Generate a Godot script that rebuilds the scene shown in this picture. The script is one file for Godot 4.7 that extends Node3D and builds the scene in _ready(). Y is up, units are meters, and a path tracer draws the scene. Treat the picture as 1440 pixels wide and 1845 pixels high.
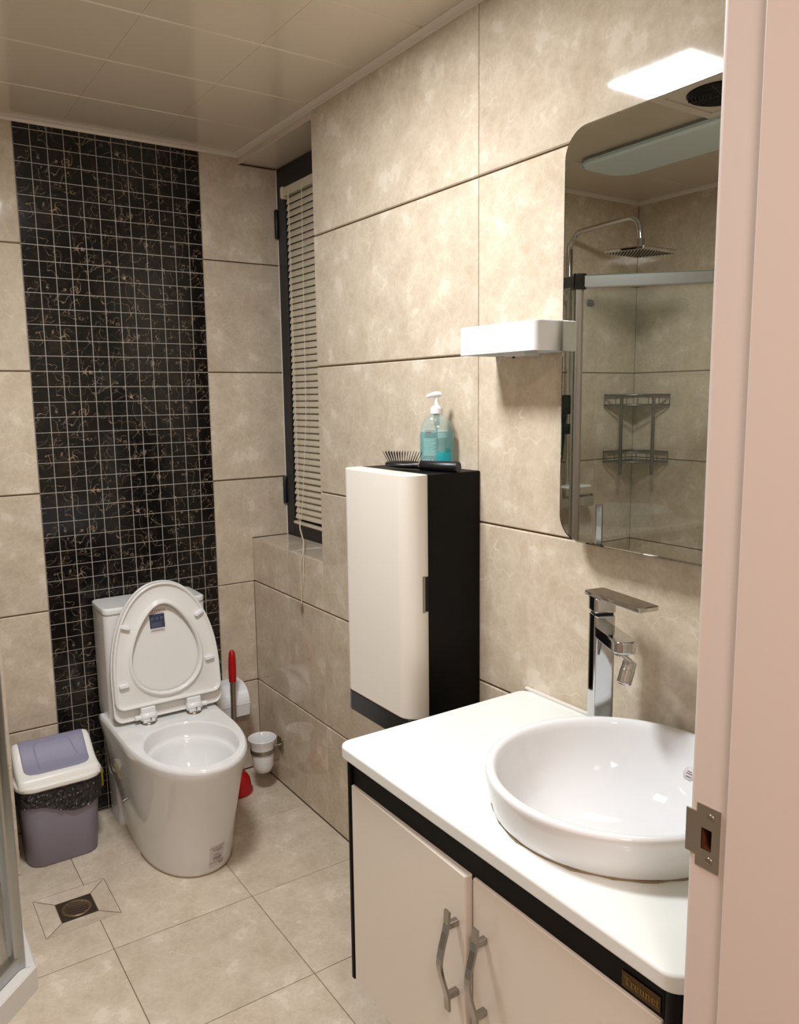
extends Node3D
# A small tiled bathroom seen from its doorway. Axes: right-hand wall is x = 0, back wall is z = 0, floor is y = 0.

const EYE := Vector3(-1.2328, 1.4634, 2.8491)
const CEIL := 2.34
const LEFT := -1.975
const FRONT := 2.36
const JUT := 0.264
const JUTX := -0.932
const ROWS := [0.0, 0.36, 0.76, 1.16, 1.56, 1.96, 2.34]
const WZ := 0.5625
const SILL := 0.93
const HEAD := 2.305
const WX := 0.151

var M := {}
var T := Transform3D()
var rng := RandomNumberGenerator.new()
var used := {}


func _ready() -> void:
	rng.seed = 7
	view_and_light()
	materials()
	shell()
	window_one()
	door_frame()
	ceiling_fittings()
	vanity()
	basin()
	faucet()
	mirror()
	wall_cabinet()
	toilet()
	shower()
	bin()
	blind()
	small_things()


# ------------------------------------------------------------------ camera, sky, lights, exposure
func view_and_light() -> void:
	var cam := Camera3D.new()
	cam.name = "camera"
	var yaw := 0.5931
	var pitch := -0.1432
	var roll := -0.0128
	var f := Vector3(sin(yaw) * cos(pitch), sin(pitch), -cos(yaw) * cos(pitch))
	var r := Vector3(cos(yaw), 0, sin(yaw))
	var u := r.cross(f)
	var r2 := r * cos(roll) + u * sin(roll)
	var u2 := u * cos(roll) - r * sin(roll)
	cam.transform = Transform3D(Basis(r2, u2, -f), EYE)
	cam.fov = rad_to_deg(2.0 * atan(922.5 / 1441.12))
	cam.keep_aspect = Camera3D.KEEP_HEIGHT
	cam.near = 0.02
	cam.far = 60.0
	add_child(cam)
	cam.current = true

	var we := WorldEnvironment.new()
	we.name = "night_environment"
	var e := Environment.new()
	e.background_mode = Environment.BG_COLOR
	e.background_color = Color(0.03, 0.035, 0.05)
	e.tonemap_mode = Environment.TONE_MAPPER_LINEAR
	e.tonemap_exposure = 1.15
	e.sdfgi_enabled = true
	e.ssao_enabled = true
	e.ssil_enabled = true
	we.environment = e
	add_child(we)

	# the square LED panel in the ceiling
	var a := AreaLight3D.new()
	a.name = "panel_glow"
	a.area_size = Vector2(0.27, 0.27)
	a.light_color = Color(0.975, 0.985, 1.0)
	a.light_energy = 2.65
	a.shadow_enabled = true
	a.position = Vector3(-0.755, CEIL - 0.012, 1.325)
	a.rotation_degrees = Vector3(-90, 0, 0)
	add_child(a)

	# the hallway ceiling lamp behind the viewer
	var h := AreaLight3D.new()
	h.name = "hallway_glow"
	h.area_size = Vector2(0.4, 0.4)
	h.light_color = Color(1.0, 0.925, 0.885)
	h.light_energy = 2.3
	h.shadow_enabled = true
	h.position = Vector3(-1.35, 2.38, 3.35)
	h.rotation_degrees = Vector3(-90, 0, 0)
	add_child(h)


# ------------------------------------------------------------------ mesh helpers
func st() -> SurfaceTool:
	var s := SurfaceTool.new()
	s.begin(Mesh.PRIMITIVE_TRIANGLES)
	s.set_smooth_group(-1)
	return s


func tri(s: SurfaceTool, a: Vector3, b: Vector3, c: Vector3) -> void:   # counter-clockwise from outside
	s.add_vertex(T * a)
	s.add_vertex(T * c)
	s.add_vertex(T * b)


func quad(s: SurfaceTool, a: Vector3, b: Vector3, c: Vector3, d: Vector3) -> void:
	tri(s, a, b, c)
	tri(s, a, c, d)


func quad_uv(s: SurfaceTool, p: Array, uv: Array) -> void:
	for k in [0, 2, 1, 0, 3, 2]:
		s.set_uv(uv[k])
		s.add_vertex(T * p[k])


func loft(s: SurfaceTool, rings: Array, cap0 := true, cap1 := true, smooth := 1, around := true) -> void:
	s.set_smooth_group(smooth)
	var n: int = rings[0].size()
	for i in rings.size() - 1:
		var a: PackedVector3Array = rings[i]
		var b: PackedVector3Array = rings[i + 1]
		for j in (n if around else n - 1):
			var k := (j + 1) % n
			quad(s, a[j], a[k], b[k], b[j])
	s.set_smooth_group(-1)
	if cap0:
		cap(s, rings[0], true)
	if cap1:
		cap(s, rings[-1], false)


func cap(s: SurfaceTool, ring: PackedVector3Array, flip: bool) -> void:
	var c := Vector3.ZERO
	for q in ring:
		c += q
	c /= ring.size()
	for j in ring.size():
		var k := (j + 1) % ring.size()
		if flip:
			tri(s, c, ring[k], ring[j])
		else:
			tri(s, c, ring[j], ring[k])


func ring_y(poly: PackedVector2Array, y: float) -> PackedVector3Array:   # outline (u, v), v = -z, counter-clockwise
	var o := PackedVector3Array()
	for q in poly:
		o.append(Vector3(q.x, y, -q.y))
	return o


func rrect(w: float, d: float, r: float, n := 5) -> PackedVector2Array:
	var o := PackedVector2Array()
	for c in 4:
		var cx: float = (w / 2 - r) * [1, -1, -1, 1][c]
		var cy: float = (d / 2 - r) * [1, 1, -1, -1][c]
		for i in n + 1:
			var a := (c + float(i) / n) * PI / 2
			o.append(Vector2(cx + r * cos(a), cy + r * sin(a)))
	return o


func inset(poly: PackedVector2Array, d: float) -> PackedVector2Array:
	var o := PackedVector2Array()
	var n := poly.size()
	for i in n:
		var e1 := (poly[i] - poly[(i + n - 1) % n]).normalized()
		var e2 := (poly[(i + 1) % n] - poly[i]).normalized()
		var n1 := Vector2(-e1.y, e1.x)
		var n2 := Vector2(-e2.y, e2.x)
		var m := (n1 + n2).normalized()
		o.append(poly[i] + m * d / maxf(0.35, m.dot(n1)))
	return o


func slab(s: SurfaceTool, poly: PackedVector2Array, y0: float, y1: float, bev := 0.002, seg := 2) -> void:
	var rings := []
	for i in seg + 1:
		var a := float(i) / seg * PI / 2
		rings.append(ring_y(inset(poly, bev * (1.0 - sin(a))), y0 + bev * (1.0 - cos(a))))
	var tuck := minf(0.0012, (y1 - y0 - 2.0 * bev) * 0.2)
	if tuck > 0.0:
		rings.append(ring_y(poly, y0 + bev + tuck))
		rings.append(ring_y(poly, y1 - bev - tuck))
	for i in seg + 1:
		var a := float(i) / seg * PI / 2
		rings.append(ring_y(inset(poly, bev * (1.0 - cos(a))), y1 - bev * (1.0 - sin(a))))
	loft(s, rings)


func box(s: SurfaceTool, lo: Vector3, hi: Vector3, b := 0.0) -> void:
	# a box with chamfered edges
	var c := (lo + hi) / 2
	var h := (hi - lo) / 2
	b = minf(b, minf(h.x, minf(h.y, h.z)) * 0.9)
	s.set_smooth_group(-1)
	if b <= 0.0:
		var p := []
		for i in 8:
			p.append(Vector3(hi.x if i & 1 else lo.x, hi.y if i & 2 else lo.y, hi.z if i & 4 else lo.z))
		for q in [[4, 5, 7, 6], [1, 0, 2, 3], [5, 1, 3, 7], [0, 4, 6, 2], [6, 7, 3, 2], [0, 1, 5, 4]]:
			quad(s, p[q[0]], p[q[1]], p[q[2]], p[q[3]])
		return
	var ax := [Vector3.RIGHT, Vector3.UP, Vector3.BACK]
	for i in 3:
		var j := (i + 1) % 3
		var k := (i + 2) % 3
		for sg in [-1.0, 1.0]:
			var o: Vector3 = c + ax[i] * h[i] * sg
			var u: Vector3 = ax[j] * (h[j] - b)
			var v: Vector3 = ax[k] * (h[k] - b)
			if sg > 0:
				quad(s, o - u - v, o + u - v, o + u + v, o - u + v)
			else:
				quad(s, o - u - v, o - u + v, o + u + v, o + u - v)
		for s1 in [-1.0, 1.0]:
			for s2 in [-1.0, 1.0]:
				var w: Vector3 = ax[k] * (h[k] - b)
				var p1: Vector3 = c + ax[i] * h[i] * s1 + ax[j] * (h[j] - b) * s2
				var p2: Vector3 = c + ax[i] * (h[i] - b) * s1 + ax[j] * h[j] * s2
				if s1 * s2 > 0:
					quad(s, p1 - w, p2 - w, p2 + w, p1 + w)
				else:
					quad(s, p1 - w, p1 + w, p2 + w, p2 - w)
	for s1 in [-1.0, 1.0]:
		for s2 in [-1.0, 1.0]:
			for s3 in [-1.0, 1.0]:
				var e := Vector3(s1, s2, s3)
				var pa := c + Vector3(h.x, h.y - b, h.z - b) * e
				var pb := c + Vector3(h.x - b, h.y, h.z - b) * e
				var pc := c + Vector3(h.x - b, h.y - b, h.z) * e
				if s1 * s2 * s3 > 0:
					tri(s, pa, pb, pc)
				else:
					tri(s, pa, pc, pb)


func tube(s: SurfaceTool, pts: Array, r, n := 8, closed := false) -> void:
	# r: one radius or a list of radii
	var rings := []
	var m := pts.size()
	var up := Vector3.UP
	var last := Vector3.ZERO
	for i in m:
		var t: Vector3
		if closed:
			t = (pts[(i + 1) % m] - pts[(i + m - 1) % m]).normalized()
		else:
			t = (pts[mini(i + 1, m - 1)] - pts[maxi(i - 1, 0)]).normalized()
		if i == 0:
			up = Vector3.UP if absf(t.y) < 0.9 else Vector3.RIGHT
		else:
			up = last
		var x := t.cross(up).normalized()
		up = x.cross(t).normalized()
		last = up
		var rr: float = r[i] if r is Array else r
		var ring := PackedVector3Array()
		for k in n:
			var a := TAU * k / n
			ring.append(pts[i] + (up * cos(a) + x * sin(a)) * rr)
		rings.append(ring)
	if closed:
		rings.append(rings[0])
	loft(s, rings, not closed, not closed)


func lathe(s: SurfaceTool, prof: Array, n := 32, sx := 1.0, sz := 1.0, cap0 := false, cap1 := false, smooth := 1) -> void:
	var rings := []
	for q in prof:
		var ring := PackedVector3Array()
		for k in n:
			var a := TAU * k / n
			ring.append(Vector3(cos(a) * q.x * sx, q.y, -sin(a) * q.x * sz))
		rings.append(ring)
	loft(s, rings, cap0, cap1, smooth)


func put(s: SurfaceTool, called: String, m: Material, parent: Node, at := Vector3.ZERO, turn := Basis()) -> MeshInstance3D:
	s.generate_normals()
	s.index()
	var o := MeshInstance3D.new()
	o.mesh = s.commit()
	o.material_override = m
	o.name = called
	parent.add_child(o, true)
	o.transform = Transform3D(turn, at)
	T = Transform3D()
	return o


func clean(called: String) -> String:
	used[called] = used.get(called, -1) + 1
	return called if used[called] == 0 else "%s_%03d" % [called, used[called]]


func thing(called: String, label: String, category: String, at := Vector3.ZERO, group := "", turn := Basis()) -> Node3D:
	var o := Node3D.new()
	o.name = clean(called)
	add_child(o)
	o.transform = Transform3D(turn, at)
	o.set_meta("label", label)
	o.set_meta("category", category)
	if group:
		o.set_meta("group", group)
	return o


func setting(called: String) -> Node3D:
	var o := Node3D.new()
	o.name = called
	add_child(o)
	o.set_meta("kind", "structure")
	return o


# ------------------------------------------------------------------ materials
func mat(called: String, c: Color, rough := 0.5, metal := 0.0, spec := 0.5) -> StandardMaterial3D:
	var m := StandardMaterial3D.new()
	m.resource_name = called
	m.albedo_color = c
	m.roughness = rough
	m.metallic = metal
	m.metallic_specular = spec
	M[called] = m
	return m


func noise(w: int, h: int, sd: int, freq: float, oct: int, warp := 0.0, stretch := 1, ridged := false) -> PackedByteArray:
	var n := FastNoiseLite.new()
	n.seed = sd
	n.noise_type = FastNoiseLite.TYPE_SIMPLEX_SMOOTH
	n.frequency = freq
	n.fractal_type = FastNoiseLite.FRACTAL_RIDGED if ridged else FastNoiseLite.FRACTAL_FBM
	n.fractal_octaves = oct
	if warp > 0.0:
		n.domain_warp_enabled = true
		n.domain_warp_amplitude = warp
		n.domain_warp_frequency = freq * 1.3
		n.domain_warp_fractal_octaves = 3
	var im := n.get_seamless_image(w, h / stretch, false, false, 0.12, true)
	if stretch > 1:
		im.resize(w, h, Image.INTERPOLATE_CUBIC)
	im.convert(Image.FORMAT_L8)
	return im.get_data()


func cream_stone(sd: int, dark: Color, light: Color, pale: Color) -> ImageTexture:
	# polished cream stone: a web of short pale filaments, cloudy patches and a few slanting pale veins
	var w := 1024
	var web := noise(w, w, sd, 0.016, 4, 34.0, 1, true)
	var grain := noise(w, w, sd + 7, 0.07, 3, 12.0)
	var cloud := noise(w, w, sd + 1, 0.006, 4, 50.0)
	var bend := noise(w, w, sd + 2, 0.004, 3, 20.0)
	var gate := noise(w, w, sd + 3, 0.006, 2)
	var d := PackedByteArray()
	d.resize(w * w * 3)
	var i := 0
	for y in w:
		for x in w:
			var t := (0.36 * web[i] + 0.22 * grain[i] + 0.42 * cloud[i]) / 255.0
			t = clampf((t - 0.26) * 1.9, 0.0, 1.0)
			var v := sin(TAU * (x + 2.0 * y) / w + bend[i] * 0.022)
			v = clampf((v - 0.9975) / 0.0022, 0.0, 1.0) * clampf((gate[i] - 122.0) / 40.0, 0.0, 1.0) * 0.7
			var blob := clampf((cloud[i] - 196.0) / 10.0, 0.0, 1.0) * 0.55
			var p := maxf(v, blob)
			d[i * 3] = int(255.0 * lerpf(lerpf(dark.r, light.r, t), pale.r, p))
			d[i * 3 + 1] = int(255.0 * lerpf(lerpf(dark.g, light.g, t), pale.g, p))
			d[i * 3 + 2] = int(255.0 * lerpf(lerpf(dark.b, light.b, t), pale.b, p))
			i += 1
	return ImageTexture.create_from_image(Image.create_from_data(w, w, false, Image.FORMAT_RGB8, d))


func dark_stone() -> ImageTexture:
	# nearly black brown stone with thin golden and white veins; one print for each panel of mosaic
	var w := 1152
	var h := 768
	var patch := noise(w, h, 31, 0.006, 4, 60.0)
	var v1 := noise(w, h, 32, 0.0042, 3, 30.0)
	var v2 := noise(w, h, 33, 0.0062, 4, 40.0)
	var v3 := noise(w, h, 36, 0.0032, 2, 12.0)
	var gate := noise(w, h, 34, 0.006, 2, 30.0)
	var gate2 := noise(w, h, 35, 0.007, 2)
	var d := PackedByteArray()
	d.resize(w * h * 3)
	for i in w * h:
		var p := clampf((patch[i] - 125.0) / 90.0, 0.0, 1.0)
		var r := lerpf(0.080, 0.155, p * p)
		var g := lerpf(0.072, 0.122, p * p)
		var b := lerpf(0.070, 0.095, p * p)
		var a := clampf(1.0 - absf(v1[i] - 128.0) / 4.0, 0.0, 1.0) * clampf((gate[i] - 80.0) / 60.0, 0.0, 1.0)
		a = maxf(a, clampf(1.0 - absf(v2[i] - 122.0) / 4.6, 0.0, 1.0) * clampf((gate2[i] - 90.0) / 60.0, 0.0, 1.0) * 0.85)
		a = maxf(a, clampf(1.0 - absf(v3[i] - 128.0) / 1.5, 0.0, 1.0) * 0.55)
		a *= 1.0
		var white := clampf((gate2[i] - 165.0) / 40.0, 0.0, 1.0)
		r = lerpf(r, lerpf(0.66, 0.74, white), a)
		g = lerpf(g, lerpf(0.55, 0.70, white), a)
		b = lerpf(b, lerpf(0.43, 0.65, white), a)
		d[i * 3] = int(255.0 * r)
		d[i * 3 + 1] = int(255.0 * g)
		d[i * 3 + 2] = int(255.0 * b)
	return ImageTexture.create_from_image(Image.create_from_data(w, h, false, Image.FORMAT_RGB8, d))


func relief(sd: int, freq: float, size := 256) -> NoiseTexture2D:
	var t := NoiseTexture2D.new()
	var n := FastNoiseLite.new()
	n.seed = sd
	n.frequency = freq
	n.fractal_octaves = 3
	t.noise = n
	t.width = size
	t.height = size
	t.seamless = true
	return t


func materials() -> void:
	var wall_tex := cream_stone(3, Color(0.755, 0.69, 0.60), Color(0.85, 0.797, 0.715), Color(0.885, 0.845, 0.78))
	var floor_tex := cream_stone(91, Color(0.755, 0.695, 0.61), Color(0.84, 0.79, 0.715), Color(0.875, 0.838, 0.775))
	for k in 3:
		var tone: float = [1.0, 0.975, 0.955][k]
		var m := mat("wall_stone_%d" % k, Color(tone, tone, tone), 0.055)
		m.albedo_texture = wall_tex
		var m2 := mat("floor_stone_%d" % k, Color(tone, tone, tone), 0.17)
		m2.albedo_texture = floor_tex
	var dk := mat("dark_stone", Color(1, 1, 1), 0.12, 0.0, 0.4)
	dk.albedo_texture = dark_stone()
	mat("grout", Color(0.50, 0.42, 0.32), 0.9)
	mat("mosaic_grout", Color(0.66, 0.63, 0.59), 0.9)
	mat("floor_grout", Color(0.52, 0.45, 0.36), 0.9)
	mat("ceiling_panel", Color(0.84, 0.79, 0.72), 0.16, 0.0, 0.6)
	mat("ceiling_seam", Color(0.70, 0.64, 0.54), 0.5)
	mat("ceiling_trim", Color(0.88, 0.845, 0.80), 0.4)
	mat("frame_dark", Color(0.085, 0.09, 0.105), 0.45)
	mat("sealant", Color(0.86, 0.84, 0.8), 0.5)
	mat("blind_slat", Color(0.80, 0.76, 0.67), 0.32)
	mat("blind_cord", Color(0.86, 0.80, 0.70), 0.8)
	mat("door_paint", Color(0.855, 0.805, 0.77), 0.42)
	mat("hall_paint", Color(0.86, 0.80, 0.76), 0.8)
	mat("hall_floor", Color(0.55, 0.42, 0.32), 0.4)
	mat("raw_wood", Color(0.36, 0.19, 0.07), 0.8)
	mat("porcelain", Color(0.89, 0.89, 0.885), 0.06, 0.0, 0.5)
	mat("basin_white", Color(0.90, 0.905, 0.91), 0.05)
	mat("counter_white", Color(0.91, 0.925, 0.91), 0.12)
	mat("seat_plastic", Color(0.885, 0.88, 0.86), 0.2)
	mat("white_plastic", Color(0.9, 0.905, 0.905), 0.25)
	mat("cream_lid", Color(0.92, 0.915, 0.885), 0.35)
	mat("bin_grey", Color(0.53, 0.505, 0.56), 0.5)
	mat("bin_flap", Color(0.545, 0.535, 0.62), 0.5)
	mat("black_satin", Color(0.014, 0.013, 0.013), 0.5, 0.0, 0.3)
	mat("black_gloss", Color(0.03, 0.028, 0.027), 0.22)
	mat("door_white", Color(0.90, 0.87, 0.825), 0.22)
	mat("cabinet_white", Color(0.89, 0.865, 0.82), 0.3)
	mat("chrome", Color(0.78, 0.78, 0.78), 0.07, 1.0)
	mat("brushed", Color(0.66, 0.63, 0.585), 0.36, 1.0)
	mat("handle_metal", Color(0.66, 0.65, 0.63), 0.16, 1.0)
	mat("steel", Color(0.62, 0.59, 0.54), 0.3, 1.0)
	mat("aluminium", Color(0.70, 0.71, 0.71), 0.28, 1.0)
	mat("bronze", Color(0.36, 0.29, 0.19), 0.4, 0.9)
	mat("drain_metal", Color(0.62, 0.53, 0.40), 0.4, 0.9)
	mat("drain_dark", Color(0.20, 0.155, 0.11), 0.6)
	mat("mirror_face", Color(0.80, 0.805, 0.77), 0.0, 1.0)
	mat("mirror_edge", Color(0.42, 0.46, 0.44), 0.15, 0.6)
	mat("hole_black", Color(0.02, 0.02, 0.02), 0.8)
	mat("red_plastic", Color(0.66, 0.035, 0.05), 0.3)
	mat("yellow_plastic", Color(0.72, 0.58, 0.06), 0.5)
	mat("brush_black", Color(0.025, 0.025, 0.028), 0.4)
	mat("rack_metal", Color(0.45, 0.45, 0.44), 0.25, 1.0)
	mat("tray_white", Color(0.87, 0.86, 0.84), 0.25)
	mat("scum", Color(0.56, 0.49, 0.37), 0.8)
	mat("lamp_milk", Color(0.88, 0.95, 0.97), 0.35)
	mat("plaque_ink", Color(0.62, 0.50, 0.28), 0.35, 0.8)
	mat("red_ink", Color(0.55, 0.12, 0.12), 0.6)
	mat("dark_ink", Color(0.16, 0.12, 0.14), 0.6)
	mat("sticker_paper", Color(0.84, 0.82, 0.8), 0.5)
	mat("sticker_blue", Color(0.20, 0.23, 0.32), 0.45)
	mat("sticker_grey", Color(0.82, 0.79, 0.79), 0.5)
	mat("grey_ink", Color(0.42, 0.45, 0.52), 0.5)
	var lm := mat("panel_diffuser", Color(0.95, 0.94, 0.9), 0.4)
	lm.emission_enabled = true
	lm.emission = Color(1.0, 0.96, 0.9)
	lm.emission_energy_multiplier = 3.0
	var hm := mat("hall_diffuser", Color(0.95, 0.92, 0.88), 0.4)
	hm.emission_enabled = true
	hm.emission = Color(1.0, 0.86, 0.76)
	hm.emission_energy_multiplier = 1.5
	var gl := mat("shower_glass", Color(0.72, 0.8, 0.74, 0.02), 0.02)
	gl.transparency = BaseMaterial3D.TRANSPARENCY_ALPHA
	var wg := mat("window_glass", Color(0.05, 0.07, 0.08, 0.25), 0.02)
	wg.transparency = BaseMaterial3D.TRANSPARENCY_ALPHA
	var bp := mat("bottle_shell", Color(0.55, 0.78, 0.78, 0.16), 0.04)
	bp.transparency = BaseMaterial3D.TRANSPARENCY_ALPHA
	var bl := mat("bottle_liquid", Color(0.16, 0.62, 0.62, 0.5), 0.05)
	bl.transparency = BaseMaterial3D.TRANSPARENCY_ALPHA
	var lin := mat("bin_film", Color(0.17, 0.15, 0.14, 0.84), 0.14)
	lin.transparency = BaseMaterial3D.TRANSPARENCY_ALPHA
	lin.heightmap_enabled = true
	lin.heightmap_texture = relief(12, 0.03)
	lin.heightmap_scale = 2.2
	lin.uv1_triplanar = true
	lin.uv1_scale = Vector3(5, 5, 5)


# ------------------------------------------------------------------ tiles
const BACK := Basis(Vector3(1, 0, 0), Vector3(0, 1, 0), Vector3(0, 0, 1))
const RIGHT := Basis(Vector3(0, 0, 1), Vector3(0, 1, 0), Vector3(-1, 0, 0))
const LEFTB := Basis(Vector3(0, 0, -1), Vector3(0, 1, 0), Vector3(1, 0, 0))
const FRONTB := Basis(Vector3(-1, 0, 0), Vector3(0, 1, 0), Vector3(0, 0, -1))
const UP := Basis(Vector3(1, 0, 0), Vector3(0, 0, -1), Vector3(0, 1, 0))


func tile_shape(w: float, h: float, bu: float, bv: float, th: float, uv: Rect2, flip := 1.0) -> SurfaceTool:
	# lies in x, y, faces +z; its face is at z = 0
	var s := st()
	var x := w / 2
	var y := h / 2
	var o := [Vector3(-x, -y, 0), Vector3(x, -y, 0), Vector3(x, y, 0), Vector3(-x, y, 0)]
	var f := []
	var m := []
	var b := []
	var t := []
	for k in 4:
		var p: Vector3 = o[k]
		f.append(Vector3(p.x - signf(p.x) * bu, p.y - signf(p.y) * bv, 0))
		m.append(Vector3(p.x, p.y, -maxf(bu, bv)))
		b.append(Vector3(p.x, p.y, -th))
		t.append(uv.position + Vector2((p.x * flip / w + 0.5) * uv.size.x, (0.5 - p.y * flip / h) * uv.size.y))
	quad_uv(s, f, t)
	for k in 4:
		var j := (k + 1) % 4
		quad_uv(s, [f[k], m[k], m[j], f[j]], [t[k], t[k], t[j], t[j]])
		quad_uv(s, [m[k], b[k], b[j], m[j]], [t[k], t[k], t[j], t[j]])
	return s


func lay(parent: Node, basis: Basis, origin: Vector3, u0: float, u1: float, v0: float, v1: float, stone := "wall_stone", gu := 0.0016, gv := 0.0042, bu := 0.0008, bv := 0.0026) -> void:
	# one stone tile between joints u0..u1, v0..v1 (metres along the surface)
	if u1 - u0 < 0.012 or v1 - v0 < 0.012:
		return
	var w := u1 - u0 - gu
	var h := v1 - v0 - gv
	var at := Vector2(rng.randf(), rng.randf())
	var s := tile_shape(w, h, bu, bv, 0.008, Rect2(at, Vector2(w, h) / 0.8), 1.0 if rng.randf() < 0.5 else -1.0)
	put(s, "tile", M["%s_%d" % [stone, rng.randi() % 3]], parent, origin + basis * Vector3((u0 + u1) / 2, (v0 + v1) / 2, 0), basis)


func lay_grid(parent: Node, basis: Basis, origin: Vector3, us: Array, vs: Array, stone := "wall_stone") -> void:
	for i in us.size() - 1:
		for j in vs.size() - 1:
			lay(parent, basis, origin, us[i], us[i + 1], vs[j], vs[j + 1], stone)


func core(parent: Node, lo: Vector3, hi: Vector3, m := "grout") -> void:
	var s := st()
	box(s, lo, hi)
	put(s, "backing", M[m], parent)


func shell() -> void:
	var g := 0.0075
	# --- back wall
	var wb := setting("wall_back")
	core(wb, Vector3(JUTX, 0, -0.15), Vector3(0.22, CEIL, -g))
	lay_grid(wb, BACK, Vector3.ZERO, [JUTX, -0.748], ROWS)
	lay_grid(wb, BACK, Vector3.ZERO, [-0.148, 0.0], [0.0, 0.36, 0.76])
	lay_grid(wb, BACK, Vector3.ZERO, [-0.148, WX], [1.16, 1.56, 1.96])
	stepped_tile(wb, Rect2(-0.148, 0.76, 0.148, 0.4), Rect2(0.0, SILL, WX, 1.16 - SILL))
	stepped_tile(wb, Rect2(-0.148, 1.96, 0.148, CEIL - 1.96), Rect2(0.0, 1.96, WX, HEAD - 1.96))
	var sg := st()
	box(sg, Vector3(-0.748, 0.0, -0.008), Vector3(-0.148, CEIL, -0.0012))
	put(sg, "mosaic_bed", M["mosaic_grout"], wb)
	var shapes := {}
	var rest := st()
	var count := 0
	for p in 7:
		for r in 8:
			var y0: float = 1.96 - 0.4 * p + 0.4 - 0.05 * (r + 1)
			if y0 > CEIL - 0.004 or y0 < -0.06:
				continue
			for c in 12:
				var lo := maxf(y0, 0.002)
				var hi := minf(y0 + 0.05, CEIL)
				var cut := hi - lo < 0.0495
				var joint := 0.0030 if r == 7 or r == 0 else 0.0026
				var uv := Rect2(Vector2(c / 12.0, r / 8.0), Vector2(1 / 12.0, 1 / 8.0 * (hi - lo) / 0.05))
				if count < 300:
					var key := [r, c, cut]
					var o := MeshInstance3D.new()
					if not shapes.has(key):
						var s := tile_shape(0.05 - 0.0026, hi - lo - joint, 0.0008, 0.0008, 0.006, uv)
						s.generate_normals()
						s.index()
						shapes[key] = s.commit()
					o.mesh = shapes[key]
					o.material_override = M.dark_stone
					o.name = "mosaic_tile"
					wb.add_child(o, true)
					o.position = Vector3(-0.748 + 0.05 * (c + 0.5), (lo + hi) / 2, 0.0005)
					count += 1
				else:
					var s2 := tile_shape(0.05 - 0.0026, hi - lo - joint, 0.0008, 0.0008, 0.006, uv)
					s2.generate_normals()
					rest.append_from(s2.commit(), 0, Transform3D(Basis(), Vector3(-0.748 + 0.05 * (c + 0.5), (lo + hi) / 2, 0.0005)))
	var ro := MeshInstance3D.new()
	ro.mesh = rest.commit()
	ro.material_override = M.dark_stone
	ro.name = "lower_mosaic"
	ro.set_meta("kind", "stuff")
	wb.add_child(ro, true)

	# --- the shower's back wall stands forward of it
	var wj := setting("wall_shower")
	core(wj, Vector3(LEFT - 0.1, 0, -0.15), Vector3(JUTX - 0.008, CEIL, JUT - g))
	var shift := [0.0, 0.09, 0.49, 0.89, 1.16, 1.56, 1.96, CEIL]
	lay_grid(wj, BACK, Vector3(0, 0, JUT), [LEFT, -1.711, JUTX], [0.0, 0.36, 0.76, 1.16, 1.56, 1.96, CEIL])
	lay_grid(wj, LEFTB, Vector3(JUTX, 0, 0), [-JUT, 0.0], shift)

	# --- right wall with the window opening
	var wr := setting("wall_right")
	core(wr, Vector3(g, 0, WZ), Vector3(0.22, CEIL, FRONT))
	core(wr, Vector3(g, 0, 0), Vector3(0.22, SILL - g, WZ))
	lay_grid(wr, RIGHT, Vector3.ZERO, [WZ, 1.3625, 2.1625, FRONT], ROWS)
	lay_grid(wr, RIGHT, Vector3.ZERO, [0.0, WZ], [0.0, 0.36, 0.76, SILL])
	lay(wr, UP, Vector3(0, SILL, 0), 0.0, WX, -0.34, 0.0)
	lay(wr, UP, Vector3(0, SILL, 0), 0.0, WX, -WZ, -0.34)
	var so := st()
	box(so, Vector3(0.0, HEAD + 0.004, 0.0), Vector3(0.22, CEIL, WZ), 0.001)
	box(so, Vector3(-0.001, HEAD, 0.0), Vector3(0.006, HEAD + 0.022, WZ), 0.001)
	put(so, "window_soffit", M.ceiling_panel, wr)

	# --- left and front walls
	var wl := setting("wall_left")
	core(wl, Vector3(LEFT - 0.12, 0, JUT), Vector3(LEFT - g, CEIL, FRONT))
	lay_grid(wl, LEFTB, Vector3(LEFT, 0, 0), [-FRONT, -1.864, -1.064, -JUT], ROWS)
	var wf := setting("wall_front")
	core(wf, Vector3(LEFT - 0.12, 0, FRONT + g), Vector3(-1.34, CEIL, 2.56))
	core(wf, Vector3(-0.49, 0, FRONT + g), Vector3(0.22, CEIL, 2.56))
	core(wf, Vector3(-1.34, 2.08, FRONT + g), Vector3(-0.49, CEIL, 2.56))
	lay_grid(wf, FRONTB, Vector3(0, 0, FRONT), [0.0, 0.49], ROWS)
	lay_grid(wf, FRONTB, Vector3(0, 0, FRONT), [1.34, -LEFT], ROWS)
	lay_grid(wf, FRONTB, Vector3(0, 0, FRONT), [0.49, 1.34], [2.08, CEIL])

	# --- floor
	var fl := setting("floor")
	core(fl, Vector3(LEFT - 0.12, -0.15, -0.15), Vector3(0.22, -0.0035, 2.56), "floor_grout")
	var xs := [LEFT, -1.584, -1.184, -0.784, -0.384, 0.0]
	var zs := [0.0, 0.388, 0.780, 1.172, 1.565, 1.958, FRONT]
	var hole := Rect2(-0.927, 0.430, 0.202, 0.202)
	for i in xs.size() - 1:
		for j in zs.size() - 1:
			var r := Rect2(xs[i], zs[j], xs[i + 1] - xs[i], zs[j + 1] - zs[j])
			if r.intersects(hole):
				cut_tile(fl, r, hole)
			else:
				lay(fl, UP, Vector3.ZERO, xs[i], xs[i + 1], -zs[j + 1], -zs[j], "floor_stone", 0.0022, 0.0022, 0.0005, 0.0005)
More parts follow.
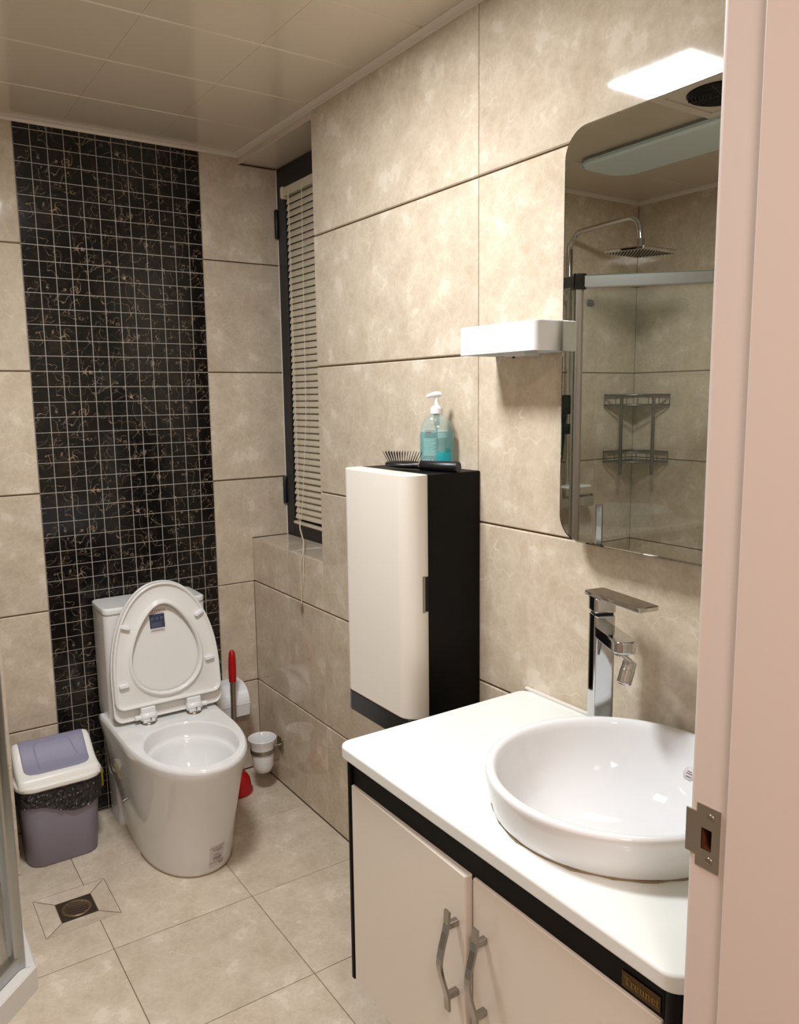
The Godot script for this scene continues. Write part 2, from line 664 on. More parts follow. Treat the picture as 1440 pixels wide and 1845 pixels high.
	# four mitred pieces fall towards the drain
	var c := [Vector2(hole.position), Vector2(hole.end.x, hole.position.y), Vector2(hole.end), Vector2(hole.position.x, hole.end.y)]
	for k in 4:
		var n1: Vector2 = c[k]
		var n2: Vector2 = c[(k + 1) % 4]
		var mid := hole.get_center()
		var i1 := mid + (n1 - mid) * 0.5
		var i2 := mid + (n2 - mid) * 0.5
		var e := 0.0011
		var cen := (n1 + n2 + i1 + i2) / 4
		var q := []
		for p in [n1, n2, i2, i1]:
			var pp: Vector2 = p + (cen - p).normalized() * e * 1.5
			q.append(pp)
		var s := st()
		var tops := [Vector3(q[0].x, -0.0006, q[0].y), Vector3(q[1].x, -0.0006, q[1].y), Vector3(q[2].x, -0.003, q[2].y), Vector3(q[3].x, -0.003, q[3].y)]
		var uvs := []
		var off := Vector2(rng.randf(), rng.randf())
		for p in tops:
			uvs.append(off + Vector2(p.x, p.z) / 0.8)
		quad_uv(s, [tops[3], tops[2], tops[1], tops[0]], [uvs[3], uvs[2], uvs[1], uvs[0]])
		put(s, "tile", M["floor_stone_%d" % (k % 3)], fl)

	# --- ceiling: square clip-in panels
	var ce := setting("ceiling")
	core(ce, Vector3(LEFT - 0.12, CEIL + 0.006, -0.15), Vector3(0.22, CEIL + 0.12, 2.56), "ceiling_seam")
	var cxs := [-0.005, -0.305, -0.605, -0.905, -1.205, -1.505, -1.805, LEFT]
	var czs := [0.0, 0.283, 0.583, 0.880, 1.172, 1.472, 1.772, 2.072, FRONT]
	for i in cxs.size() - 1:
		for j in czs.size() - 1:
			if czs[j] == 1.172 and (i == 2 or i == 3):
				continue
			var w: float = cxs[i] - cxs[i + 1]
			var d: float = czs[j + 1] - czs[j]
			var s := tile_shape(w - 0.0002, d - 0.003, 0.0003, 0.003, 0.006, Rect2(0, 0, 1, 1))
			put(s, "panel", M.ceiling_panel, ce, Vector3((cxs[i] + cxs[i + 1]) / 2, CEIL, (czs[j] + czs[j + 1]) / 2), Basis(Vector3(1, 0, 0), Vector3(0, 0, 1), Vector3(0, -1, 0)))
	var runs := [
		[Vector3(JUTX, 0, 0), Vector3(0, 0, 0), Vector3(0, 0, 1)], [Vector3(0, 0, 0), Vector3(0, 0, FRONT), Vector3(-1, 0, 0)],
		[Vector3(LEFT, 0, JUT), Vector3(JUTX, 0, JUT), Vector3(0, 0, 1)], [Vector3(LEFT, 0, JUT), Vector3(LEFT, 0, FRONT), Vector3(1, 0, 0)], [Vector3(LEFT, 0, FRONT), Vector3(0, 0, FRONT), Vector3(0, 0, -1)]]
	for k in runs.size():
		var tr := setting("trim_%d" % (k + 1))
		var a: Vector3 = runs[k][0]
		var b: Vector3 = runs[k][1]
		var n: Vector3 = runs[k][2]
		var s := st()
		var y := Vector3.UP * CEIL
		var pr := [y + n * 0.0, y + n * 0.022, y + n * 0.022 - Vector3.UP * 0.003, y + n * 0.006 - Vector3.UP * 0.006, y + n * 0.003 - Vector3.UP * 0.014, y - Vector3.UP * 0.014]
		var ra := PackedVector3Array()
		var rb := PackedVector3Array()
		for q in pr:
			ra.append(a + q)
			rb.append(b + q)
		loft(s, [ra, rb], true, true, -1)
		put(s, "cornice", M.ceiling_trim, tr)

	# --- hallway outside the door
	var hf := setting("floor_hallway")
	core(hf, Vector3(-2.5, -0.15, 2.56), Vector3(0.7, -0.004, 4.2), "hall_floor")
	var hw := [["wall_hallway_right", Vector3(0.6, 0, 2.56), Vector3(0.7, 2.5, 4.2)], ["wall_hallway_left", Vector3(-2.5, 0, 2.56), Vector3(-2.4, 2.5, 4.2)], ["wall_hallway_back", Vector3(-2.5, 0, 4.1), Vector3(0.7, 2.5, 4.2)], ["ceiling_hallway", Vector3(-2.5, 2.42, 2.4), Vector3(0.7, 2.55, 4.2)]]
	for q in hw:
		var o := setting(q[0])
		core(o, q[1], q[2], "hall_paint")
	var fw := setting("wall_hallway_front")
	core(fw, Vector3(-2.5, 0, 2.5605), Vector3(-1.4, 2.45, 2.575), "hall_paint")
	core(fw, Vector3(-0.43, 0, 2.5605), Vector3(0.7, 2.45, 2.575), "hall_paint")
	core(fw, Vector3(-1.4, 2.14, 2.5605), Vector3(-0.43, 2.45, 2.575), "hall_paint")


func stepped_tile(parent: Node, a: Rect2, b: Rect2) -> void:
	# one wall tile cut to a step around the window reveal (b continues a towards +x)
	var s := st()
	var off := Vector2(rng.randf(), rng.randf())
	var e := 0.0021
	for q in [Rect2(a.position.x + 0.0008, a.position.y + e, a.size.x - 0.0008, a.size.y - 2 * e), Rect2(b.position.x, b.position.y + e, b.size.x - 0.0008, b.size.y - 2 * e)]:
		var p := [Vector3(q.position.x, q.position.y, 0), Vector3(q.end.x, q.position.y, 0), Vector3(q.end.x, q.end.y, 0), Vector3(q.position.x, q.end.y, 0)]
		var uv := []
		for v in p:
			uv.append(off + Vector2(v.x, -v.y) / 0.8)
		quad_uv(s, p, uv)
		for k in [0, 2]:
			var j: int = (k + 1) % 4
			var d := Vector3(0, 0, -0.008)
			quad_uv(s, [p[k] + d, p[j] + d, p[j], p[k]], [uv[k], uv[j], uv[j], uv[k]])
	put(s, "tile", M.wall_stone_1, parent)


func cut_tile(parent: Node, r: Rect2, hole: Rect2) -> void:
	# a floor tile with the drain's square taken out of it: thin pieces of one mesh
	var e := 0.0011
	var a := PackedVector2Array([r.position + Vector2(e, e), Vector2(r.end.x - e, r.position.y + e), r.end - Vector2(e, e), Vector2(r.position.x + e, r.end.y - e)])
	var h := hole.grow(e)
	var xs := [a[0].x, clampf(h.position.x, a[0].x, a[1].x), clampf(h.end.x, a[0].x, a[1].x), a[1].x]
	var ys := [a[0].y, clampf(h.position.y, a[0].y, a[2].y), clampf(h.end.y, a[0].y, a[2].y), a[2].y]
	var off := Vector2(rng.randf(), rng.randf())
	var s := st()
	for i in 3:
		for j in 3:
			if xs[i + 1] - xs[i] < 0.0005 or ys[j + 1] - ys[j] < 0.0005 or h.has_point(Vector2((xs[i] + xs[i + 1]) / 2, (ys[j] + ys[j + 1]) / 2)):
				continue
			var p := [Vector3(xs[i], 0, ys[j + 1]), Vector3(xs[i + 1], 0, ys[j + 1]), Vector3(xs[i + 1], 0, ys[j]), Vector3(xs[i], 0, ys[j])]
			var uv := []
			for q in p:
				uv.append(off + Vector2(q.x, q.z) / 0.8)
			quad_uv(s, p, uv)
			for k in 4:
				var d := Vector3(0, -0.0035, 0)
				quad_uv(s, [p[k] + d, p[(k + 1) % 4] + d, p[(k + 1) % 4], p[k]], [uv[k], uv[(k + 1) % 4], uv[(k + 1) % 4], uv[k]])
	put(s, "tile", M.floor_stone_0, parent)


# ------------------------------------------------------------------ window and blind
func window_one() -> void:
	var w := setting("window_1")
	var s := st()
	var x0 := WX
	var x1 := WX + 0.06
	box(s, Vector3(x0, SILL, 0.0), Vector3(x1, HEAD, 0.018), 0.001)
	box(s, Vector3(x0, SILL, WZ - 0.018), Vector3(x1, HEAD, WZ), 0.001)
	box(s, Vector3(x0, SILL, 0.018), Vector3(x1, SILL + 0.014, WZ - 0.018), 0.001)
	box(s, Vector3(x0, HEAD - 0.02, 0.018), Vector3(x1, HEAD, WZ - 0.018), 0.001)
	put(s, "outer_frame", M.frame_dark, w)
	s = st()
	var a := WX - 0.006
	var b := WX + 0.045
	box(s, Vector3(a, SILL + 0.012, 0.016), Vector3(b, HEAD - 0.015, 0.076), 0.003)
	box(s, Vector3(a, SILL + 0.012, WZ - 0.076), Vector3(b, HEAD - 0.015, WZ - 0.016), 0.003)
	box(s, Vector3(a, SILL + 0.012, 0.076), Vector3(b, SILL + 0.068, WZ - 0.076), 0.003)
	box(s, Vector3(a, HEAD - 0.085, 0.076), Vector3(b, HEAD - 0.015, WZ - 0.076), 0.003)
	put(s, "sash", M.frame_dark, w)
	s = st()
	box(s, Vector3(WX + 0.024, SILL + 0.06, 0.07), Vector3(WX + 0.03, HEAD - 0.08, WZ - 0.07))
	put(s, "pane", M.window_glass, w)
	for y in [1.055, 2.055]:
		s = st()
		tube(s, [Vector3(0, 0, 0), Vector3(0, 0.004, 0), Vector3(0, 0.1, 0), Vector3(0, 0.106, 0)], [0.005, 0.0085, 0.0085, 0.005], 10)
		box(s, Vector3(0.0, 0.012, -0.005), Vector3(0.012, 0.094, 0.006), 0.001)
		put(s, "hinge", M.frame_dark, w, Vector3(WX - 0.009, y, 0.009))
	s = st()
	box(s, Vector3(WX - 0.003, SILL, 0.0), Vector3(WX + 0.002, HEAD, 0.0035), 0.001)
	put(s, "sealant", M.sealant, w)


func blind() -> void:
	var t := thing("venetian_blind", "cream slatted blind hanging closed in the dark window frame", "blind", Vector3(0.134, 0.975, 0.337))
	var o := Vector3(0.134, 0.975, 0.337)
	var s := st()
	T = Transform3D(Basis(), -o)
	box(s, Vector3(0.120, 2.185, 0.113), Vector3(0.1445, 2.215, 0.556), 0.002)
	put(s, "headrail", M.blind_slat, t)
	s = st()
	T = Transform3D(Basis(), -o)
	box(s, Vector3(0.116, 2.178, 0.096), Vector3(0.1445, 2.220, 0.114), 0.004)
	put(s, "end_bracket", M.blind_slat, t)
	var sl := st()
	var ra := []
	for z in [-0.218, 0.218]:
		var ring := PackedVector3Array()
		for k in 5:
			var q := (k - 2) / 2.0
			ring.append(Vector3(-0.0011 * (1 - q * q), q * 0.0125, z))
		for k in 5:
			var q := (2 - k) / 2.0
			ring.append(Vector3(-0.0011 * (1 - q * q) + 0.0006, q * 0.0125, z))
		ra.append(ring)
	loft(sl, ra, true, true, 1)
	sl.generate_normals()
	var shape := sl.commit()
	for k in 50:
		var m := MeshInstance3D.new()
		m.mesh = shape
		m.material_override = M.blind_slat
		m.name = "slat"
		t.add_child(m, true)
		var y := 2.168 - 0.0234 * k
		var lean := -0.29 + 0.02 * sin(k * 1.7)
		var dz := 0.0
		if k > 41:
			lean = -0.40 + 0.04 * sin(k * 2.1)
			dz = 0.003 * sin(k * 2.9)
		m.transform = Transform3D(Basis(Vector3(0, 0, 1), lean), Vector3(0.133, y, 0.338 + dz) - o)
	s = st()
	T = Transform3D(Basis(), -o)
	T = T * Transform3D(Basis(Vector3.RIGHT, 0.012), Vector3(0, 0.992, 0.338))
	box(s, Vector3(0.121, -0.005, -0.222), Vector3(0.1445, 0.005, 0.222), 0.002)
	put(s, "bottom_rail", M.blind_slat, t)
	for z in [0.150, 0.46]:
		s = st()
		T = Transform3D(Basis(), -o)
		tube(s, [Vector3(0.1215, 2.185, z), Vector3(0.1215, 0.99, z)], 0.0007, 5)
		put(s, "ladder_cord", M.blind_cord, t)
	s = st()
	T = Transform3D(Basis(), -o)
	tube(s, [Vector3(0.100, 2.19, 0.196), Vector3(0.098, 2.13, 0.203), Vector3(0.098, 1.6, 0.205), Vector3(0.098, 1.1, 0.208), Vector3(0.092, 0.985, 0.222), Vector3(0.05, 0.955, 0.33), Vector3(-0.003, 0.934, 0.428), Vector3(-0.006, 0.90, 0.415), Vector3(-0.005, 0.82, 0.413), Vector3(-0.005, 0.752, 0.413)], 0.0012, 6)
	tube(s, [Vector3(0.099, 2.19, 0.30), Vector3(0.099, 1.4, 0.285), Vector3(0.097, 1.1, 0.245), Vector3(0.092, 0.99, 0.226), Vector3(0.05, 0.957, 0.336), Vector3(-0.003, 0.936, 0.436), Vector3(-0.007, 0.895, 0.438), Vector3(-0.007, 0.83, 0.430), Vector3(-0.005, 0.80, 0.414)], 0.0011, 6)
	put(s, "pull_cord", M.blind_cord, t)
	s = st()
	T = Transform3D(Basis(), Vector3(-0.006, 0.728, 0.413) - o)
	lathe(s, [Vector2(0.004, 0), Vector2(0.0055, 0.004), Vector2(0.003, 0.022), Vector2(0.0016, 0.027)], 10, 1, 1, true, true)
	put(s, "tassel", M.brushed, t)


# ------------------------------------------------------------------ door frame
func door_frame() -> void:
	var d := setting("door_1")
	var z0 := 2.369
	var z1 := 2.418
	var hx := -0.55
	var s := st()
	# the lock-side jamb around the latch pocket: a rounded arris towards the room
	var pro := PackedVector2Array([Vector2(-0.49, -z1), Vector2(-0.49, -z0)])
	for k in 6:
		var g := PI / 2 + PI / 2 * k / 5
		pro.append(Vector2(hx + 0.006 + 0.006 * cos(g), -z0 - 0.006 + 0.006 * sin(g)))
	pro.append(Vector2(hx, -z1))
	loft(s, [ring_y(pro, 0.0), ring_y(pro, 0.9995)], true, true, -1)
	loft(s, [ring_y(pro, 1.0225), ring_y(pro, 2.1)], true, true, -1)
	var slim := PackedVector2Array()
	for q in pro:
		slim.append(Vector2(q.x, maxf(q.y, -2.385)))
	loft(s, [ring_y(slim, 0.9995), ring_y(slim, 1.0225)], true, true, -1)
	box(s, Vector3(hx, 0.9995, 2.397), Vector3(-0.49, 1.0225, z1))
	put(s, "jamb", M.door_paint, d)
	s = st()
	box(s, Vector3(hx + 0.018, 0.99, 2.38), Vector3(hx + 0.02, 1.03, 2.402))
	box(s, Vector3(hx + 0.0006, 0.9995, 2.3848), Vector3(hx + 0.019, 1.0005, 2.3972))
	box(s, Vector3(hx + 0.0006, 1.0215, 2.3848), Vector3(hx + 0.019, 1.0225, 2.3972))
	box(s, Vector3(hx + 0.0006, 1.0005, 2.3848), Vector3(hx + 0.019, 1.0215, 2.3856))
	box(s, Vector3(hx + 0.0006, 1.0005, 2.3964), Vector3(hx + 0.019, 1.0215, 2.3972))
	put(s, "latch_pocket", M.raw_wood, d)
	s = st()
	box(s, Vector3(hx - 0.012, 0, z1 + 0.0006), Vector3(-0.43, 2.1, 2.58), 0.002)
	put(s, "door_stop", M.door_paint, d)
	s = st()
	box(s, Vector3(-1.34, 0, z0), Vector3(-1.3, 2.1, z1), 0.003)
	put(s, "jamb", M.door_paint, d)
	s = st()
	box(s, Vector3(-1.4, 0, z1 + 0.0006), Vector3(-1.288, 2.1, 2.58), 0.002)
	put(s, "door_stop", M.door_paint, d)
	s = st()
	box(s, Vector3(-1.34, 2.05, z0), Vector3(-0.49, 2.1, z1), 0.003)
	box(s, Vector3(-1.4, 2.04, z1 + 0.0006), Vector3(-0.43, 2.1, 2.58), 0.002)
	put(s, "door_head", M.door_paint, d)
	var p := st()
	var px := hx - 0.0012
	for q in [[2.379, 2.406, 0.979, 0.9995], [2.379, 2.406, 1.0225, 1.047], [2.379, 2.385, 0.9995, 1.0225], [2.397, 2.406, 0.9995, 1.0225], [2.3665, 2.379, 0.990, 1.037]]:
		box(p, Vector3(px, q[2], q[0]), Vector3(hx + 0.001, q[3], q[1]))
	var plate := put(p, "strike_plate", M.brushed, d)
	for y in [0.989, 1.036]:
		s = st()
		T = Transform3D(Basis(Vector3(0, 0, 1), PI / 2), Vector3.ZERO)
		lathe(s, [Vector2(0.0042, -0.0005), Vector2(0.0042, 0.0002), Vector2(0.003, 0.0008), Vector2(0.0, 0.001)], 16)
		for k in 2:
			T = Transform3D(Basis(Vector3(0, 0, 1), PI / 2), Vector3.ZERO) * Transform3D(Basis(Vector3.UP, k * PI / 2 + 0.4), Vector3.ZERO)
			box(s, Vector3(-0.0022, 0.0006, -0.0003), Vector3(0.0022, 0.0012, 0.0003))
		put(s, "screw", M.steel, plate, Vector3(px, y, 2.3955))


# ------------------------------------------------------------------ ceiling
func frame_shape(s: SurfaceTool, lo: Vector3, hi: Vector3, w: float, b := 0.001) -> void:
	box(s, lo, Vector3(lo.x + w, hi.y, hi.z), b)
	box(s, Vector3(hi.x - w, lo.y, lo.z), hi, b)
	box(s, Vector3(lo.x + w, lo.y, lo.z), Vector3(hi.x - w, hi.y, lo.z + w), b)
	box(s, Vector3(lo.x + w, lo.y, hi.z - w), Vector3(hi.x - w, hi.y, hi.z), b)


func ceiling_fittings() -> void:
	var t := thing("ceiling_light", "square lit white panel lamp set flush in the beige ceiling", "ceiling light", Vector3(-0.755, CEIL, 1.322))
	var s := st()
	frame_shape(s, Vector3(-0.149, -0.006, -0.149), Vector3(0.149, 0.006, 0.149), 0.012)
	put(s, "frame", M.white_plastic, t)
	s = st()
	box(s, Vector3(-0.137, -0.003, -0.137), Vector3(0.137, 0.003, 0.137))
	put(s, "diffuser", M.panel_diffuser, t)

	t = thing("exhaust_fan", "square ceiling exhaust fan with a round dark grille beside the panel lamp", "exhaust fan", Vector3(-1.055, CEIL, 1.322))
	s = st()
	frame_shape(s, Vector3(-0.149, -0.016, -0.149), Vector3(0.149, 0.006, 0.149), 0.03, 0.003)
	box(s, Vector3(-0.12, -0.008, -0.12), Vector3(0.12, 0.004, 0.12))
	put(s, "cover", M.ceiling_trim, t)
	s = st()
	T = Transform3D(Basis(), Vector3(0, -0.0105, 0))
	lathe(s, [Vector2(0.0, 0.0), Vector2(0.1, 0.0), Vector2(0.1, 0.003), Vector2(0.0, 0.003)], 40)
	put(s, "opening", M.hole_black, t)
	s = st()
	for k in 9:
		var r := 0.012 + 0.0105 * k
		var ring := []
		for j in 32:
			ring.append(Vector3(cos(TAU * j / 32) * r, -0.0135, sin(TAU * j / 32) * r))
		tube(s, ring, 0.0016, 5, true)
	for k in 2:
		var v := Vector3(cos(k * PI / 2 + 0.3), 0, sin(k * PI / 2 + 0.3)) * 0.1
		tube(s, [-v + Vector3(0, -0.0135, 0), v + Vector3(0, -0.0135, 0)], 0.002, 5)
	put(s, "grille", M.frame_dark, t)

	t = thing("shower_ceiling_lamp", "unlit long pale blue-grey ceiling lamp with rounded ends above the shower", "ceiling light", Vector3(-1.358, CEIL, 1.0))
	s = st()
	slab(s, rrect(0.270, 0.848, 0.09, 8), -0.004, 0.004, 0.001)
	put(s, "base", M.white_plastic, t)
	s = st()
	slab(s, rrect(0.288, 0.866, 0.10, 10), -0.026, 0.002, 0.022, 6)
	put(s, "diffuser", M.lamp_milk, t)

	t = thing("hallway_lamp", "square lit lamp on the hallway ceiling outside the door", "ceiling light", Vector3(-1.35, 2.42, 3.35))
	s = st()
	slab(s, rrect(0.44, 0.44, 0.03), -0.02, 0.0, 0.004)
	put(s, "base", M.white_plastic, t)
	s = st()
	slab(s, rrect(0.40, 0.40, 0.03), -0.034, -0.02, 0.006)
	put(s, "diffuser", M.hall_diffuser, t)


# ------------------------------------------------------------------ washstand
const BC := Vector3(-0.255, 0.79, 2.026)


func strap(s: SurfaceTool, path: Array, wide: float, thick: float) -> void:
	# a flat bar swept along points in x, y; its width runs along z
	var rings := []
	for i in path.size():
		var t: Vector2 = (path[mini(i + 1, path.size() - 1)] - path[maxi(i - 1, 0)]).normalized()
		var n := Vector2(-t.y, t.x) * thick / 2
		var p: Vector2 = path[i]
		var e := thick * 0.25
		var h := wide / 2
		var ring := PackedVector3Array()
		for q in [[1, -1, 0], [1, 1, 0], [-1, 1, 0], [-1, -1, 0]]:
			ring.append(Vector3(p.x + n.x * q[0], p.y + n.y * q[0], h * q[1]))
		rings.append(ring)
	loft(s, rings, true, true, -1)


func vanity() -> void:
	var o := Vector3(-0.245, 0.285, 1.938)
	var t := thing("vanity_cabinet", "black wall-hung washstand cabinet with two cream doors under the white countertop", "cabinet", o)
	var s := st()
	T = Transform3D(Basis(), -o)
	box(s, Vector3(-0.492, 0.285, 1.552), Vector3(-0.002, 0.764, 1.564), 0.003)
	put(s, "side_panel", M.black_satin, t)
	s = st()
	T = Transform3D(Basis(), -o)
	T = T * Transform3D(Basis(), Vector3(-0.247, 0, 2.314))
	slab(s, rrect(0.492, 0.026, 0.012), 0.285, 0.764, 0.001)
	put(s, "side_panel", M.black_satin, t)
	s = st()
	T = Transform3D(Basis(), -o)
	box(s, Vector3(-0.485, 0.700, 1.564), Vector3(-0.467, 0.764, 2.301), 0.001)
	put(s, "top_rail", M.black_satin, t)
	s = st()
	T = Transform3D(Basis(), -o)
	box(s, Vector3(-0.47, 0.287, 1.564), Vector3(-0.002, 0.303, 2.301))
	box(s, Vector3(-0.012, 0.303, 1.564), Vector3(-0.002, 0.764, 2.301))
	put(s, "carcass", M.black_satin, t)
	for k in 2:
		var za: float = [1.5665, 1.9415][k]
		var zb: float = [1.9335, 2.300][k]
		s = st()
		box(s, Vector3(-0.018, 0.0, 0.0), Vector3(0.0, 0.425, zb - za), 0.0015)
		var turn := Basis(Vector3.UP, [-0.024, 0.0][k])
		var door := put(s, "door", M.door_white, t, Vector3(-0.4725, 0.285, za) - o, turn)
		s = st()
		var pa := []
		for q in [[0.0, 0.0], [0.001, 0.022], [0.004, 0.036], [0.0115, 0.062], [0.015, 0.078], [0.016, 0.088], [0.015, 0.098], [0.0115, 0.114], [0.004, 0.140], [0.001, 0.154], [0.0, 0.176]]:
			pa.append(Vector2(-q[0] - 0.020, q[1]))
		strap(s, pa, 0.0125, 0.0045)
		for y in [0.026, 0.150]:
			box(s, Vector3(-0.021, y - 0.006, -0.005), Vector3(0.0, y + 0.006, 0.005), 0.001)
		var hz: float = [1.913, 1.973][k]
		put(s, "handle", M.handle_metal, door, Vector3(-0.018, 0.472 - 0.285, hz - za))
	s = st()
	T = Transform3D(Basis(), -o)
	box(s, Vector3(-0.487, 0.7155, 2.236), Vector3(-0.485, 0.7375, 2.296), 0.0006)
	var pl := put(s, "name_plate", M.bronze, t)
	text_part("Treunet", 0.0105, M.plaque_ink, pl, Vector3(-0.4874, 0.727, 2.268) - o, Basis(Vector3(0, 0, 1), Vector3(0, 1, 0), Vector3(-1, 0, 0)))

	# countertop with the round cut-out for the basin
	var ct := thing("countertop", "glossy white stone countertop carrying the round basin", "countertop", Vector3(BC.x, 0.765, BC.z))
	var pts := PackedVector2Array()
	var half := Vector2(0.2505, 0.4)
	var cen := Vector2(-0.2535, 1.935) - Vector2(BC.x, BC.z)
	var base := rrect(half.x * 2, half.y * 2, 0.028, 8)
	for i in base.size():
		var p0 := base[i]
		var p1 := base[(i + 1) % base.size()]
		var n := maxi(1, int(p0.distance_to(p1) / 0.02))
		for k in n:
			var p := p0.lerp(p1, float(k) / n)
			pts.append(Vector2(p.x + cen.x, p.y - cen.y))
	var hole := PackedVector2Array()
	for p in pts:
		hole.append(p.normalized() * 0.19)
	s = st()
	var rings := [ring_y(hole, 0.0), ring_y(inset(pts, 0.002), 0.0), ring_y(pts, 0.002), ring_y(pts, 0.0035), ring_y(pts, 0.0195), ring_y(pts, 0.021), ring_y(inset(pts, 0.0012), 0.0238), ring_y(inset(pts, 0.004), 0.025)]
	loft(s, rings, false, false, 1)
	loft(s, [rings[-1], ring_y(hole, 0.025), ring_y(hole, 0.0)], false, false, -1)
	put(s, "slab", M.counter_white, ct)
	s = st()
	T = Transform3D(Basis(), -Vector3(BC.x, 0.765, BC.z))
	tube(s, [Vector3(-0.003, 0.792, 1.54), Vector3(-0.0035, 0.7925, 1.75), Vector3(-0.003, 0.792, 2.33)], 0.005, 8)
	put(s, "sealant", M.sealant, ct)


func text_part(words: String, high: float, m: Material, parent: Node, at: Vector3, turn := Basis(), called := "lettering") -> MeshInstance3D:
	var tm := TextMesh.new()
	tm.text = words
	var f := SystemFont.new()
	f.font_names = PackedStringArray(["Droid Serif"])
	tm.font = f
	tm.font_size = 32
	tm.pixel_size = high / 24.0
	tm.depth = 0.0004
	tm.curve_step = 2.0
	var o := MeshInstance3D.new()
	o.mesh = tm
	o.material_override = m
	o.name = called
	parent.add_child(o, true)
	o.transform = Transform3D(turn, at)
	return o


func basin() -> void:
	var t := thing("wash_basin", "round white ceramic basin set into the white countertop", "basin", BC)
	var s := st()
	lathe(s, [
		Vector2(0.17, -0.03), Vector2(0.186, -0.02), Vector2(0.188, 0.0006), Vector2(0.2, 0.0006), Vector2(0.2045, 0.006), Vector2(0.2085, 0.025), Vector2(0.2125, 0.045), Vector2(0.2155, 0.058), Vector2(0.2162, 0.064),
		Vector2(0.2152, 0.0685), Vector2(0.212, 0.0712), Vector2(0.2065, 0.0715), Vector2(0.2015, 0.0695), Vector2(0.198, 0.065), Vector2(0.1945, 0.056), Vector2(0.1885, 0.036), Vector2(0.177, 0.008), Vector2(0.158, -0.022),
		Vector2(0.13, -0.046), Vector2(0.095, -0.060), Vector2(0.055, -0.067), Vector2(0.022, -0.070), Vector2(0.0, -0.070)], 96)
	put(s, "bowl", M.basin_white, t)
	s = st()
	T = Transform3D(Basis(), Vector3(0, -0.0695, 0))
	lathe(s, [Vector2(0.03, 0.0), Vector2(0.03, 0.002), Vector2(0.022, 0.004), Vector2(0.0, 0.0055)], 32)
	put(s, "drain_plug", M.chrome, t)
	s = st()
	var ring := []
	for k in 64:
		var a := TAU * k / 64
		var r := 0.2015 + 0.0016 * sin(k * 2.3) + 0.0012 * sin(k * 5.1)
		ring.append(Vector3(cos(a) * r, 0.0008, -sin(a) * r))
	tube(s, ring, 0.0019, 6, true)
	put(s, "sealant_bead", M.scum, t)
	# maker's round sticker on the inner slope beside the door jamb
	var dir := Vector3(1.0, 0, 0.045).normalized()
	var nrm := (-dir * 0.925 + Vector3.UP * 0.38).normalized()
	var side := Vector3.UP.cross(nrm).normalized()
	var turn := Basis(side, nrm, side.cross(nrm))
	s = st()
	lathe(s, [Vector2(0.0125, 0.0), Vector2(0.0122, 0.0005), Vector2(0.0, 0.0006)], 24)
	var st1 := put(s, "sticker", M.sticker_grey, t, dir * 0.1775 + Vector3(0, 0.0115, 0), turn)
	s = st()
	for q in [[-0.006, -0.001, 0.012], [-0.0045, -0.0045, 0.009], [-0.005, 0.0045, 0.010]]:
		box(s, Vector3(q[0], 0.0005, q[1] - 0.0006), Vector3(q[0] + q[2], 0.0008, q[1] + 0.0006))
	put(s, "print", M.dark_ink, st1)


func faucet() -> void:
	var d := Vector3(-0.45, 0, 0.893)
	var x := Vector3.UP.cross(d).normalized()
	var at := Vector3(-0.078, 0.79, 1.828)
	var t := thing("basin_faucet", "tall square chrome mixer tap standing behind the round basin", "faucet", at, "", Basis(x, Vector3.UP, d))
	var s := st()
	slab(s, rrect(0.052, 0.050, 0.008), 0.0, 0.004, 0.001)
	slab(s, rrect(0.041, 0.038, 0.006), 0.004, 0.256, 0.002)
	put(s, "column", M.chrome, t)
	s = st()
	T = Transform3D(Basis(), Vector3(0, 0, 0.062))
	slab(s, rrect(0.041, 0.125, 0.017, 6), 0.214, 0.2365, 0.0025)
	put(s, "spout", M.chrome, t)
	s = st()
	slab(s, rrect(0.036, 0.034, 0.006), 0.2555, 0.2615, 0.0005)
	put(s, "collar", M.hole_black, t)
	s = st()
	slab(s, rrect(0.043, 0.042, 0.007), 0.2615, 0.291, 0.003)
	T = Transform3D(Basis(Vector3.UP, 0.28), Vector3.ZERO) * Transform3D(Basis(), Vector3(0, 0, 0.052))
	slab(s, rrect(0.046, 0.158, 0.004), 0.291, 0.300, 0.0015)
	put(s, "lever", M.chrome, t)
	s = st()
	tube(s, [Vector3(0, 0.216, 0.096), Vector3(0, 0.206, 0.096)], 0.0125, 16)
	tube(s, [Vector3(0, 0.207, 0.096), Vector3(0.004, 0.202, 0.099), Vector3(0.014, 0.194, 0.106), Vector3(0.013, 0.190, 0.106)], 0.0055, 10)
	var a := Vector3(0.013, 0.194, 0.104)
	var b := a + Vector3(-0.012, -0.037, 0.004)
	tube(s, [a + Vector3(0.0003, 0.001, 0), a, a.lerp(b, 0.03), a.lerp(b, 0.33), a.lerp(b, 0.35), a.lerp(b, 0.36), a.lerp(b, 0.38), a.lerp(b, 0.97), b, b + Vector3(-0.0003, -0.001, 0)], [0.011, 0.0122, 0.0124, 0.0124, 0.0125, 0.0131, 0.0132, 0.0132, 0.0132, 0.0118], 24)
	put(s, "swivel_nozzle", M.chrome, t)
	s = st()
	tube(s, [b + Vector3(-0.0003, -0.0005, 0), b + Vector3(-0.0005, -0.0016, 0)], 0.0105, 16)
	put(s, "aerator", M.frame_dark, t)


